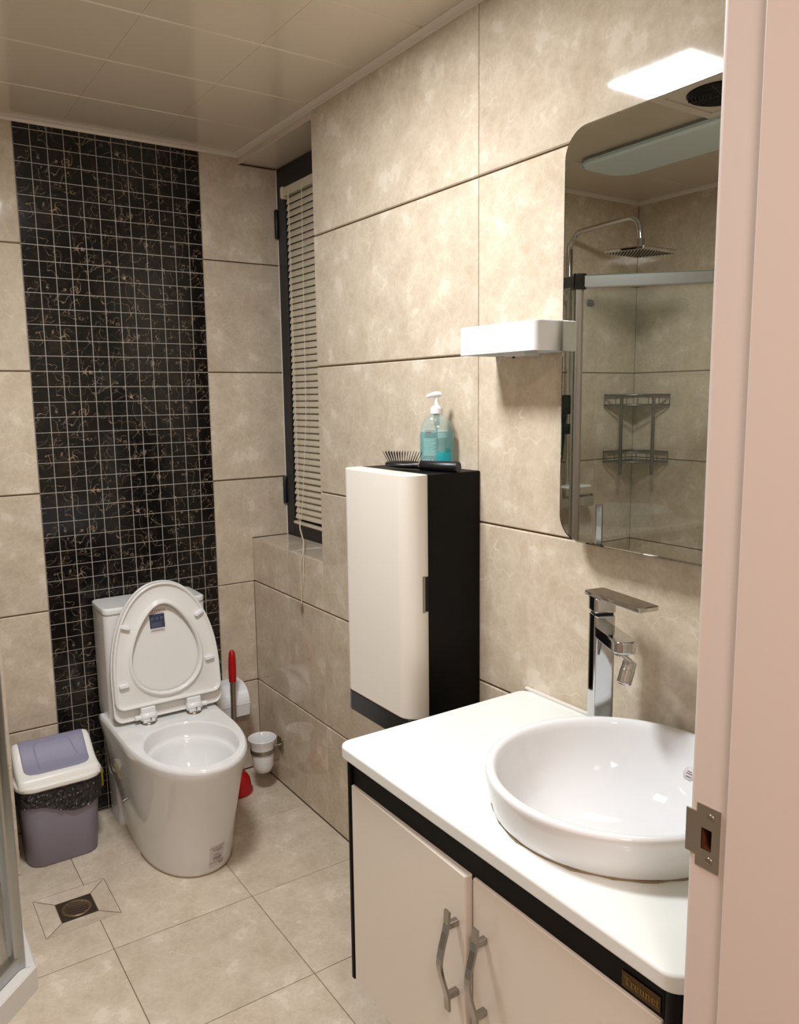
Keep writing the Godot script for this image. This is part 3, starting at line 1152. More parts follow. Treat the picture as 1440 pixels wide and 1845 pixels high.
func mirror() -> void:
	var zc := (1.682 + 2.31) / 2
	var yc := (1.168 + 1.965) / 2
	var turn := Basis(Vector3(0, 0, 1), Vector3(-1, 0, 0), Vector3(0, -1, 0))
	# local x runs along z, local y points into the room, local z points down
	var t := thing("wall_mirror", "rounded rectangular frameless mirror on the cream tiled wall above the basin", "mirror", Vector3(0, yc, zc), "", turn)
	var w := 2.31 - 1.682
	var h := 1.965 - 1.168
	var s := st()
	slab(s, rrect(w - 0.12, h - 0.12, 0.03), 0.0, 0.0445, 0.001)
	put(s, "backing", M.black_satin, t)
	s = st()
	slab(s, rrect(w, h, 0.055, 10), 0.0445, 0.0488, 0.0008)
	put(s, "glass_edge", M.mirror_edge, t)
	s = st()
	var rings := [ring_y(inset(rrect(w, h, 0.055, 10), 0.0006), 0.0489), ring_y(inset(rrect(w, h, 0.055, 10), 0.0035), 0.05)]
	loft(s, rings, false, false, -1)
	cap(s, rings[1], false)
	put(s, "mirror_face", M.mirror_face, t)


func wall_cabinet() -> void:
	var o := Vector3(0, 0.64, 1.2225)
	var t := thing("wall_cabinet", "narrow black wall cabinet with a rounded cream-white door beside the window", "cabinet", o)
	var s := st()
	T = Transform3D(Basis(), -o)
	box(s, Vector3(-0.157, 0.702, 1.076), Vector3(-0.001, 1.285, 1.37), 0.001)
	put(s, "body", M.black_satin, t)
	s = st()
	var pl := PackedVector2Array()
	var q := rrect(0.117, 0.295, 0.036, 8)
	for p in q:
		pl.append(Vector2(clampf(p.x, -0.0585, 0.0), p.y) + Vector2(-0.157, -1.2225))
	# a plan with two rounded front corners
	pl = PackedVector2Array()
	pl.append(Vector2(-0.1575, -1.37))
	pl.append(Vector2(-0.1575, -1.075))
	for i in 9:
		var a := PI / 2 + float(i) / 8 * PI / 2
		pl.append(Vector2(-0.2155 + 0.03 + 0.03 * cos(a), -1.075 - 0.03 + 0.03 * sin(a)))
	for i in 11:
		var a := PI + float(i) / 10 * PI / 2
		pl.append(Vector2(-0.2155 + 0.042 + 0.042 * cos(a), -1.37 + 0.042 + 0.042 * sin(a)))
	T = Transform3D(Basis(), -o)
	slab(s, pl, 0.702, 1.286, 0.002)
	var door := put(s, "door", M.cabinet_white, t)
	s = st()
	T = Transform3D(Basis(), -o)
	box(s, Vector3(-0.1665, 0.963, 1.3695), Vector3(-0.1575, 1.047, 1.3712), 0.0004)
	put(s, "finger_recess", M.hole_black, door)
	s = st()
	T = Transform3D(Basis(), -o)
	box(s, Vector3(-0.1735, 0.961, 1.3695), Vector3(-0.1665, 1.049, 1.3722), 0.001)
	put(s, "handle", M.steel, door)
	s = st()
	T = Transform3D(Basis(), -o)
	var pb := PackedVector2Array()
	for p in pl:
		pb.append(Vector2(maxf(p.x, -0.212) if p.x < -0.16 else -0.001, p.y))
	slab(s, pb, 0.645, 0.701, 0.003)
	put(s, "plinth", M.black_gloss, t)

	# white tray shelf beside the mirror
	var sh := thing("wall_shelf", "small white plastic tray shelf fixed to the wall beside the mirror", "shelf", Vector3(0, 1.551, 1.548))
	s = st()
	var po := rrect(0.22, 0.248, 0.018, 6)
	var out := PackedVector2Array()
	for p in po:
		out.append(Vector2(minf(p.x, 0.11), p.y))
	var ou := PackedVector2Array([Vector2(-0.001, -0.124), Vector2(-0.001, 0.124)])
	for c in 2:
		for i in 7:
			var a := PI / 2 + c * PI / 2 + float(i) / 6 * PI / 2
			ou.append(Vector2(-0.11 + 0.014, [0.124 - 0.014, -0.124 + 0.014][c]) + 0.014 * Vector2(cos(a), sin(a)))
	var rings := [ring_y(inset(ou, 0.006), 0.006), ring_y(inset(ou, 0.006), 0.0), ring_y(ou, 0.0), ring_y(ou, 0.001), ring_y(ou, 0.057), ring_y(ou, 0.058), ring_y(inset(ou, 0.0015), 0.060), ring_y(inset(ou, 0.004), 0.060), ring_y(inset(ou, 0.005), 0.012)]
	loft(s, rings, true, true, 1)
	put(s, "tray", M.white_plastic, sh)
	s = st()
	box(s, Vector3(-0.045, -0.004, -0.045), Vector3(-0.001, 0.006, 0.02), 0.001)
	put(s, "bracket", M.white_plastic, sh)
	s = st()
	box(s, Vector3(-0.03, -0.008, -0.034), Vector3(-0.026, -0.003, -0.03))
	put(s, "screw", M.hole_black, sh)


# ------------------------------------------------------------------ toilet
func pan_ring(y: float, w: float, zf: float, zb: float, b: float, e := 2.15, wb := -1.0) -> PackedVector3Array:
	# D-shaped outline: straight back, straight sides, rounded front
	var o := PackedVector3Array()
	if wb < 0.0:
		wb = w
	var zc := zf - b
	for i in 10:
		var k := i / 10.0
		o.append(Vector3(lerpf(w, wb, k * k), y, lerpf(zc, zb, k)))
	for i in 12:
		var k := i / 12.0
		o.append(Vector3(lerpf(wb, -wb, k), y, zb))
	for i in 10:
		var k := i / 10.0
		o.append(Vector3(-lerpf(wb, w, k * (2.0 - k)), y, lerpf(zb, zc, k)))
	for i in 48:
		var a := PI * i / 48.0
		var cx := cos(a)
		var sx := sin(a)
		o.append(Vector3(-w * signf(cx) * pow(absf(cx), 2.0 / e), y, zc + b * pow(sx, 2.0 / e)))
	return o


func pan_hole(outer: PackedVector3Array, y: float, k: float, zc := 0.50) -> PackedVector3Array:
	var o := PackedVector3Array()
	for p in outer:
		var v := Vector2(p.x, p.z - zc)
		var l := 0.185 if v.y > 0 else 0.165
		var q := Vector2(v.x / 0.138, v.y / l).normalized()
		o.append(Vector3(q.x * 0.138 * k, y, zc + q.y * l * k))
	return o


func lid_outline(w: float, v1: float, long: float, n := 2.1) -> PackedVector2Array:
	# seat and lid outline, counter-clockwise seen from the front; v1 is its lower edge
	var o := PackedVector2Array()
	var v0 := 0.13
	var r := 0.03
	for i in 8:
		o.append(Vector2(lerpf(-w + r, w - r, i / 8.0), v1))
	for i in 7:
		var a := -PI / 2 + PI / 2 * i / 7.0
		o.append(Vector2(w - r + r * cos(a), v1 + r + r * sin(a)))
	for i in 5:
		o.append(Vector2(w, lerpf(v1 + r, v0, i / 5.0)))
	for i in 48:
		var a := PI * i / 48.0
		o.append(Vector2(w * signf(cos(a)) * pow(absf(cos(a)), 2.0 / n), v0 + (long - v0) * pow(sin(a), 2.0 / n)))
	for i in 5:
		o.append(Vector2(-w, lerpf(v0, v1 + r, i / 5.0)))
	for i in 7:
		var a := PI + PI / 2 * i / 7.0
		o.append(Vector2(-w + r + r * cos(a), v1 + r + r * sin(a)))
	return o


func flat_ring(p: PackedVector2Array, z: float) -> PackedVector3Array:
	var o := PackedVector3Array()
	for q in p:
		o.append(Vector3(q.x, q.y, z))
	return o


func egg(outer: PackedVector2Array, k: float) -> PackedVector2Array:
	var o := PackedVector2Array()
	for p in outer:
		var a := atan2(p.y - 0.22, p.x * 1.1)
		o.append(Vector2(0.114 * k * cos(a) * (1.0 - 0.28 * sin(a)), 0.225 + 0.152 * k * sin(a)))
	return o


func toilet() -> void:
	var t := thing("toilet", "white ceramic toilet with its lid and seat raised against the black mosaic strip", "toilet", Vector3(-0.45, 0, 0.0))
	var s := st()
	var rings := []
	for q in [[0.0, 0.138, 0.598, 0.135], [0.012, 0.140, 0.603, 0.135], [0.08, 0.146, 0.620, 0.14], [0.16, 0.154, 0.642, 0.15], [0.24, 0.163, 0.668, 0.155], [0.31, 0.168, 0.696, 0.16], [0.36, 0.175, 0.716, 0.165], [0.386, 0.179, 0.726, 0.165]]:
		rings.append(pan_ring(q[0], q[1], q[2], 0.10, 0.235 + q[0] * 0.26, 2.15, q[1] - 0.012 + q[0] * 0.045))
	var top := pan_ring(0.386, 0.179, 0.726, 0.10, 0.335, 2.15, 0.185)
	rings.append(pan_ring(0.395, 0.178, 0.7255, 0.10, 0.335, 2.15, 0.184))
	rings.append(pan_ring(0.4, 0.1735, 0.720, 0.10, 0.335, 2.15, 0.180))
	loft(s, rings, true, false, 1)
	loft(s, [rings[-1], pan_hole(top, 0.4, 1.03)], false, false, -1)
	var inner := []
	for q in [[0.4, 1.03], [0.398, 1.01], [0.392, 1.0], [0.36, 0.985], [0.352, 0.97], [0.349, 0.93], [0.345, 0.90], [0.33, 0.87], [0.29, 0.78], [0.24, 0.6], [0.205, 0.4], [0.19, 0.22]]:
		inner.append(pan_hole(top, q[0], q[1]))
	loft(s, inner, false, true, 1)
	put(s, "bowl", M.porcelain, t)
	# cistern and the narrower foot under it
	s = st()
	rings = []
	for q in [[0.0, 0.155, 0.020, 0.150], [0.30, 0.164, 0.018, 0.155], [0.36, 0.168, 0.016, 0.165], [0.41, 0.173, 0.015, 0.185], [0.44, 0.173, 0.015, 0.188], [0.757, 0.173, 0.012, 0.185]]:
		var p := rrect(q[1] * 2, q[3] - q[2], 0.022, 5)
		var ring := ring_y(p, q[0])
		for i in ring.size():
			ring[i] += Vector3(0.008, 0, (q[2] + q[3]) / 2)
		rings.append(ring)
	loft(s, rings, true, true, 1)
	put(s, "cistern", M.porcelain, t)
	s = st()
	T = Transform3D(Basis(), Vector3(0.008, 0, 0.0985))
	slab(s, rrect(0.348, 0.175, 0.023, 6), 0.758, 0.782, 0.007, 3)
	put(s, "cistern_lid", M.porcelain, t)
	s = st()
	T = Transform3D(Basis(), Vector3(0.008, 0.782, 0.099))
	lathe(s, [Vector2(0.022, 0.0), Vector2(0.022, 0.003), Vector2(0.018, 0.005), Vector2(0.0, 0.005)], 24)
	put(s, "flush_button", M.chrome, t)
	# lid and seat turned up
	var turn := Basis(Vector3.RIGHT, -0.115)
	var hinge := Vector3(0.014, 0.412, 0.262)
	s = st()
	var lo := lid_outline(0.184, 0.0, 0.452)
	var li := inset(lo, 0.006)
	loft(s, [flat_ring(inset(lo, 0.02), -0.020), flat_ring(inset(lo, 0.004), -0.016), flat_ring(lo, -0.010), flat_ring(lo, 0.0), flat_ring(inset(lo, 0.0015), 0.0015), flat_ring(inset(lo, 0.004), 0.0015), flat_ring(li, -0.004)], true, true, 1)
	var lid := put(s, "lid", M.seat_plastic, t, hinge, turn)
	s = st()
	var so := lid_outline(0.180, 0.043, 0.447)
	loft(s, [
		flat_ring(so, 0.002), flat_ring(so, 0.016), flat_ring(inset(so, 0.002), 0.0195), flat_ring(inset(so, 0.005), 0.020), flat_ring(inset(so, 0.0075), 0.018), flat_ring(inset(so, 0.010), 0.012), flat_ring(inset(so, 0.014), 0.011),
		flat_ring(egg(so, 1.10), 0.011), flat_ring(egg(so, 1.06), 0.0135), flat_ring(egg(so, 1.035), 0.020), flat_ring(egg(so, 1.0), 0.0205), flat_ring(egg(so, 0.98), 0.018), flat_ring(egg(so, 0.97), 0.002)], false, false, 1)
	var seat := put(s, "seat", M.seat_plastic, t, hinge, turn)
	for q in [[-0.128, 0.315, -0.35], [0.122, 0.325, 0.5], [-0.148, 0.125, 0.08], [0.146, 0.165, 0.12]]:
		s = st()
		T = Transform3D(Basis(Vector3.BACK, q[2]) * Basis(Vector3.RIGHT, PI / 2), Vector3(q[0], q[1], 0.011))
		slab(s, rrect(0.032, 0.0135, 0.006, 4), 0.0, 0.0125, 0.002)
		put(s, "bumper", M.white_plastic, seat)
	for u in [-0.078, 0.078]:
		s = st()
		T = Transform3D(Basis(), Vector3(u, 0.0, 0.012))
		tube(s, [Vector3(-0.026, 0.012, 0), Vector3(-0.0255, 0.012, 0), Vector3(0.0255, 0.012, 0), Vector3(0.026, 0.012, 0)], [0.012, 0.0135, 0.0135, 0.012], 16)
		box(s, Vector3(-0.024, 0.006, -0.014), Vector3(0.024, 0.044, 0.006), 0.003)
		tube(s, [Vector3(signf(u) * 0.026, 0.012, 0), Vector3(signf(u) * 0.044, 0.012, 0)], 0.0085, 12)
		box(s, Vector3(-0.02, -0.010, -0.012), Vector3(0.02, 0.004, 0.012), 0.002)
		var hg := put(s, "hinge", M.white_plastic, t, hinge)
		s = st()
		T = Transform3D(Basis(), Vector3(u, -0.0125, 0.010))
		lathe(s, [Vector2(0.025, 0.0), Vector2(0.025, 0.004), Vector2(0.022, 0.0065), Vector2(0.0, 0.0065)], 24)
		put(s, "hinge_disc", M.steel, hg)
		s = st()
		T = Transform3D(Basis(), Vector3(u + 0.004, 0.004, 0.0252))
		box(s, Vector3(-0.0025, -0.004, -0.001), Vector3(0.0025, 0.006, 0.001), 0.0005)
		put(s, "release_button", M.brushed, hg)
	# maker's label inside the lid
	var c := Vector3.ZERO
	s = st()
	box(s, c + Vector3(-0.0185, -0.030, 0), c + Vector3(0.0185, 0.030, 0.0004))
	var lb := put(s, "label", M.sticker_paper, lid, Vector3(-0.016, 0.318, -0.0038), Basis().scaled(Vector3(1.38, 1.38, 1.0)))
	s = st()
	box(s, c + Vector3(-0.0183, -0.018, 0.0003), c + Vector3(0.0183, 0.0165, 0.0007))
	put(s, "printed_panel", M.sticker_blue, lb)
	s = st()
	for k in 3:
		var cx := -0.011 + 0.011 * k
		box(s, c + Vector3(cx - 0.003, 0.006, 0.0006), c + Vector3(cx + 0.003, 0.0075, 0.0009))
		box(s, c + Vector3(cx - 0.002, 0.003, 0.0006), c + Vector3(cx - 0.0005, 0.006, 0.0009))
	for k in 4:
		box(s, c + Vector3(-0.015, -0.006 - 0.003 * k, 0.0006), c + Vector3(0.012 - 0.003 * (k % 2), -0.0052 - 0.003 * k, 0.0009))
	put(s, "pictograms", M.grey_ink, lb)
	s = st()
	for k in 2:
		box(s, c + Vector3(-0.016, -0.0225 - 0.003 * k, 0.0003), c + Vector3(0.016, -0.0215 - 0.003 * k, 0.0007))
	put(s, "print", M.dark_ink, lb)
	s = st()
	box(s, c + Vector3(-0.016, 0.0185, 0.0003), c + Vector3(0.016, 0.0192, 0.0007))
	put(s, "rule", M.dark_ink, lb)
	text_part("CAETERNA", 0.0062, M.red_ink, lb, c + Vector3(0, 0.0237, 0.0005))
	# rating sticker low on the front of the foot
	s = st()
	var cols := []
	var rows := [0.022, 0.104]
	for y in rows:
		var ring := PackedVector3Array()
		var base := pan_ring(y, lerpf(0.140, 0.146, (y - 0.012) / 0.068), lerpf(0.603, 0.620, (y - 0.012) / 0.068) + 0.0006, 0.1, 0.235 + y * 0.26)
		for i in range(56, 62):
			ring.append(base[i])
		cols.append(ring)
	loft(s, cols, false, false, 1, false)
	var rs := put(s, "rating_sticker", M.sticker_grey, t)
	s = st()
	for q in [[0.094, 0, 5], [0.087, 1, 4], [0.083, 1, 4], [0.079, 2, 4], [0.070, 1, 3], [0.064, 1, 4], [0.058, 1, 4], [0.055, 1, 4], [0.052, 1, 4], [0.048, 2, 4], [0.044, 1, 4], [0.038, 0, 5], [0.033, 3, 5], [0.031, 3, 5]]:
		var y: float = q[0]
		var ln := []
		for dy in [0.0, 0.0011]:
			var base := pan_ring(y + dy, lerpf(0.140, 0.146, (y - 0.012) / 0.068), lerpf(0.603, 0.620, (y + dy - 0.012) / 0.068) + 0.0011, 0.1, 0.235 + y * 0.26)
			var ring := PackedVector3Array()
			for i in range(56 + q[1], 56 + q[2] + 1):
				ring.append(base[i])
			ln.append(ring)
		loft(s, ln, false, false, 1, false)
	put(s, "print", M.dark_ink, rs).set_meta("kind", "stuff")
	# silicone around the foot
	s = st()
	var bead := []
	for p in pan_ring(0.002, 0.138, 0.5985, 0.135, 0.235):
		bead.append(p)
	tube(s, bead.slice(32, 81), 0.0035, 6)
	put(s, "sealant", M.scum, t)


# ------------------------------------------------------------------ shower corner
func shower() -> void:
	var a := Vector2(-1.021, 0.800)          # corner post between the side panel and the slanting door
	var b := Vector2(-1.445, 1.224)
	var w := Vector2(-1.021, JUT + 0.004)
	var e := Vector2(LEFT + 0.004, 1.224)
	var o := Vector3(-1.45, 0, 0.75)
	var t := thing("shower_enclosure", "five-sided glass shower cubicle with aluminium frame on a white tray", "shower", o)
	var s := st()
	var pts := PackedVector2Array()
	for q in [Vector2(-0.980, JUT + 0.002), Vector2(LEFT + 0.002, JUT + 0.002), Vector2(LEFT + 0.002, 1.264), Vector2(-1.424, 1.264), Vector2(-0.980, 0.820)]:
		pts.append(Vector2(q.x - o.x, -(q.y - o.z)))
	var dense := PackedVector2Array()
	for i in pts.size():
		for k in 6:
			dense.append(pts[i].lerp(pts[(i + 1) % pts.size()], [0.0, 0.02, 0.04, 0.5, 0.96, 0.98][k]))
	loft(s, [ring_y(dense, 0.0), ring_y(dense, 0.060), ring_y(inset(dense, 0.004), 0.064), ring_y(inset(dense, 0.055), 0.064), ring_y(inset(dense, 0.065), 0.035)], true, true, -1)
	put(s, "tray", M.tray_white, t)
	var runs := [[w, a], [a, b], [b, e]]
	for q in runs:
		var p0: Vector2 = q[0]
		var p1: Vector2 = q[1]
		var d := (p1 - p0)
		var l := d.length()
		var x := Vector3(d.x, 0, d.y).normalized()
		var bas := Basis(x, Vector3.UP, x.cross(Vector3.UP))
		var at := Vector3(p0.x, 0, p0.y) - o
		s = st()
		box(s, Vector3(0, 0.0645, -0.014), Vector3(l, 0.102, 0.014), 0.003)
		put(s, "bottom_rail", M.aluminium, t, at, bas)
		s = st()
		box(s, Vector3(0, 1.833, -0.016), Vector3(l, 1.877, 0.016), 0.004)
		put(s, "top_rail", M.aluminium, t, at, bas)
		s = st()
		box(s, Vector3(0.01, 0.1, -0.003), Vector3(l - 0.01, 1.835, 0.003))
		put(s, "pane", M.shower_glass, t, at, bas)
	for p in [a, b, w, e]:
		s = st()
		slab(s, rrect(0.034, 0.034, 0.010, 4), 0.0645, 1.832 if p == a or p == b else 1.877, 0.002)
		put(s, "post", M.aluminium, t, Vector3(p.x, 0, p.y) - o, Basis(Vector3.UP, PI / 8 if p == a or p == b else 0.0))
	for p in [a, b]:
		s = st()
		slab(s, rrect(0.046, 0.046, 0.008, 4), 1.828, 1.882, 0.002)
		put(s, "corner_joint", M.black_gloss, t, Vector3(p.x, 0, p.y) - o, Basis(Vector3.UP, PI / 8))
	s = st()
	box(s, Vector3(-0.013, 0.84, 0.022), Vector3(0.013, 1.07, 0.034), 0.004)
	for y in [0.88, 1.03]:
		box(s, Vector3(-0.008, y - 0.008, 0.003), Vector3(0.008, y + 0.008, 0.024), 0.001)
	put(s, "pull_handle", M.chrome, t, Vector3(-1.083, 0, 0.862) - o, Basis(Vector3.UP, PI / 4))

	# rain shower on its riser
	var so := Vector3(-1.48, 0.98, JUT)
	t = thing("shower_column", "chrome rain shower with a square head on a bent riser pipe", "shower head", so)
	s = st()
	var arm := [Vector3(0, 0.05, 0.05), Vector3(0, 1.10, 0.05)]
	for k in 7:
		var g := PI / 2 * k / 6
		arm.append(Vector3(0, 1.10 + 0.065 * sin(g), 0.05 + 0.065 * (1 - cos(g))))
	arm.append(Vector3(0, 1.172, 0.33))
	for k in 7:
		var g := PI / 2 * k / 6
		arm.append(Vector3(0, 1.172 - 0.06 * (1 - cos(g)), 0.36 + 0.06 * sin(g)))
	arm.append(Vector3(0, 1.085, 0.422))
	tube(s, arm, 0.011, 12)
	put(s, "riser", M.chrome, t)
	s = st()
	T = Transform3D(Basis(Vector3.RIGHT, 0.06), Vector3(0, 1.04, 0.424))
	lathe(s, [Vector2(0.026, 0.0), Vector2(0.024, 0.01), Vector2(0.014, 0.016), Vector2(0.014, 0.046), Vector2(0.0, 0.046)], 16)
	slab(s, rrect(0.2, 0.2, 0.012, 4), -0.012, 0.002, 0.003)
	var head := put(s, "head", M.chrome, t)
	s = st()
	T = Transform3D(Basis(Vector3.RIGHT, 0.06), Vector3(0, 1.04, 0.424))
	for i in 12:
		for j in 12:
			tube(s, [Vector3(-0.088 + 0.016 * i, -0.0115, -0.088 + 0.016 * j), Vector3(-0.088 + 0.016 * i, -0.014, -0.088 + 0.016 * j)], 0.0026, 5)
	var nz := put(s, "nozzles", M.frame_dark, head)
	nz.set_meta("kind", "stuff")
	s = st()
	box(s, Vector3(-0.15, -0.02, 0.025), Vector3(0.15, 0.035, 0.085), 0.008)
	for x in [-0.075, 0.075]:
		tube(s, [Vector3(x, 0.008, 0.0), Vector3(x, 0.008, 0.03)], 0.028, 16)
	put(s, "mixer", M.chrome, t)
	s = st()
	box(s, Vector3(-0.075, 0.075, 0.062), Vector3(0.075, 0.085, 0.13), 0.003)
	put(s, "ledge", M.white_plastic, t)
	for y in [0.9]:
		s = st()
		tube(s, [Vector3(0, y, 0.0), Vector3(0, y, 0.055)], 0.014, 12)
		put(s, "wall_bracket", M.chrome, t)

	t = thing("hand_shower", "black hand shower hanging on the chrome riser", "hand shower", Vector3(-1.425, 1.17, JUT + 0.05))
	s = st()
	tube(s, [Vector3(0, 0.0, 0.01), Vector3(0, 0.02, 0.012), Vector3(0, 0.18, 0.03), Vector3(0, 0.22, 0.035)], [0.009, 0.012, 0.012, 0.014], 12)
	T = Transform3D(Basis(Vector3.RIGHT, 1.2), Vector3(0, 0.25, 0.045))
	slab(s, rrect(0.085, 0.085, 0.02, 4), -0.008, 0.010, 0.003)
	put(s, "handset", M.black_satin, t)
	s = st()
	box(s, Vector3(-0.066, 0.12, -0.015), Vector3(0.014, 0.165, 0.02), 0.004)
	put(s, "holder", M.black_satin, t)
	s = st()
	tube(s, [Vector3(0, 0.0, 0.01), Vector3(0.01, -0.12, 0.03), Vector3(0.04, -0.4, 0.05), Vector3(0.05, -0.62, 0.05), Vector3(0.04, -0.7, 0.04), Vector3(0.02, -0.62, 0.02), Vector3(0.01, -0.235, -0.01)], 0.007, 10)
	put(s, "hose", M.chrome, t)

	# two-tier corner rack
	var co := Vector3(LEFT + 0.004, 1.15, JUT + 0.004)
	t = thing("corner_rack", "two-tier chrome wire rack in the tiled shower corner", "rack", co)
	for y in [0.0, 0.262]:
		var front := []
		for k in 13:
			var g := float(k) / 12
			var p := Vector3(0.215, 0, 0.012).lerp(Vector3(0.012, 0, 0.215), g)
			p += Vector3(1, 0, 1).normalized() * 0.035 * sin(PI * g)
			front.append(p)
		s = st()
		for h in [0.0, 0.045]:
			var loop := [Vector3(0.006, y + h, 0.006)]
			for p in front:
				loop.append(p + Vector3(0, y + h, 0))
			tube(s, loop, 0.005 if h > 0 else 0.004, 8, true)
		for k in [0, 2, 4, 6, 8, 10, 12]:
			tube(s, [front[k] + Vector3(0, y, 0), front[k] + Vector3(0, y + 0.045, 0)], 0.002, 6)
		put(s, "basket_rim", M.rack_metal, t)
		# perforated floor: strips with slots between them
		s = st()
		for k in 7:
			var d := 0.018 + 0.030 * k
			var hw := 0.0125
			var g0 := maxf(d - hw, 0.004)
			var g1 := d + hw
			quad(s, Vector3(g0, y, 0.004), Vector3(0.004, y, g0), Vector3(0.004, y, g1), Vector3(g1, y, 0.004))
			quad(s, Vector3(g0, y - 0.002, 0.004), Vector3(g1, y - 0.002, 0.004), Vector3(0.004, y - 0.002, g1), Vector3(0.004, y - 0.002, g0))
		for g in [0.0, 0.5, 1.0]:
			var dv := Vector3(1, 0, 0).slerp(Vector3(0, 0, 1), g)
			T = Transform3D(Basis(dv, Vector3.UP, dv.cross(Vector3.UP)), Vector3(0.004, y, 0.004))
			box(s, Vector3(0, -0.001, -0.006), Vector3(0.205 if g != 0.5 else 0.17, 0.001, 0.006))
			T = Transform3D()
		put(s, "basket_floor", M.rack_metal, t)
	for p in [Vector3(0.185, 0, 0.085), Vector3(0.085, 0, 0.185)]:
		s = st()
		box(s, p + Vector3(-0.0065, -0.06, -0.0065), p + Vector3(0.0065, 0.312, 0.0065), 0.002)
		put(s, "upright", M.rack_metal, t)
	t = thing("soap_hook", "small grey adhesive hook on the shower tiles below the rail", "hook", Vector3(-1.66, 1.87, JUT))
	s = st()
	T = Transform3D(Basis(Vector3.RIGHT, PI / 2), Vector3.ZERO)
	slab(s, rrect(0.045, 0.03, 0.012, 4), 0.0, 0.006, 0.002)
	put(s, "pad", M.rack_metal, t)
	s = st()
	tube(s, [Vector3(0, 0.0, 0.004), Vector3(0, -0.012, 0.012), Vector3(0, -0.012, 0.022), Vector3(0, -0.002, 0.026)], 0.003, 8)
	put(s, "prong", M.rack_metal, t)


func hood(z: float) -> float:
	# height of the swing lid's hood from back to front
	var pts := [[-0.096, 0.0], [-0.092, 0.045], [-0.083, 0.072], [-0.068, 0.090], [-0.050, 0.096], [-0.033, 0.091], [-0.015, 0.077], [0.005, 0.058], [0.025, 0.042], [0.045, 0.034], [0.065, 0.029], [0.083, 0.025], [0.092, 0.016], [0.096, 0.0]]
	for i in pts.size() - 1:
		if z <= pts[i + 1][0]:
			return lerpf(pts[i][1], pts[i + 1][1], clampf((z - pts[i][0]) / (pts[i + 1][0] - pts[i][0]), 0, 1))
	return 0.0


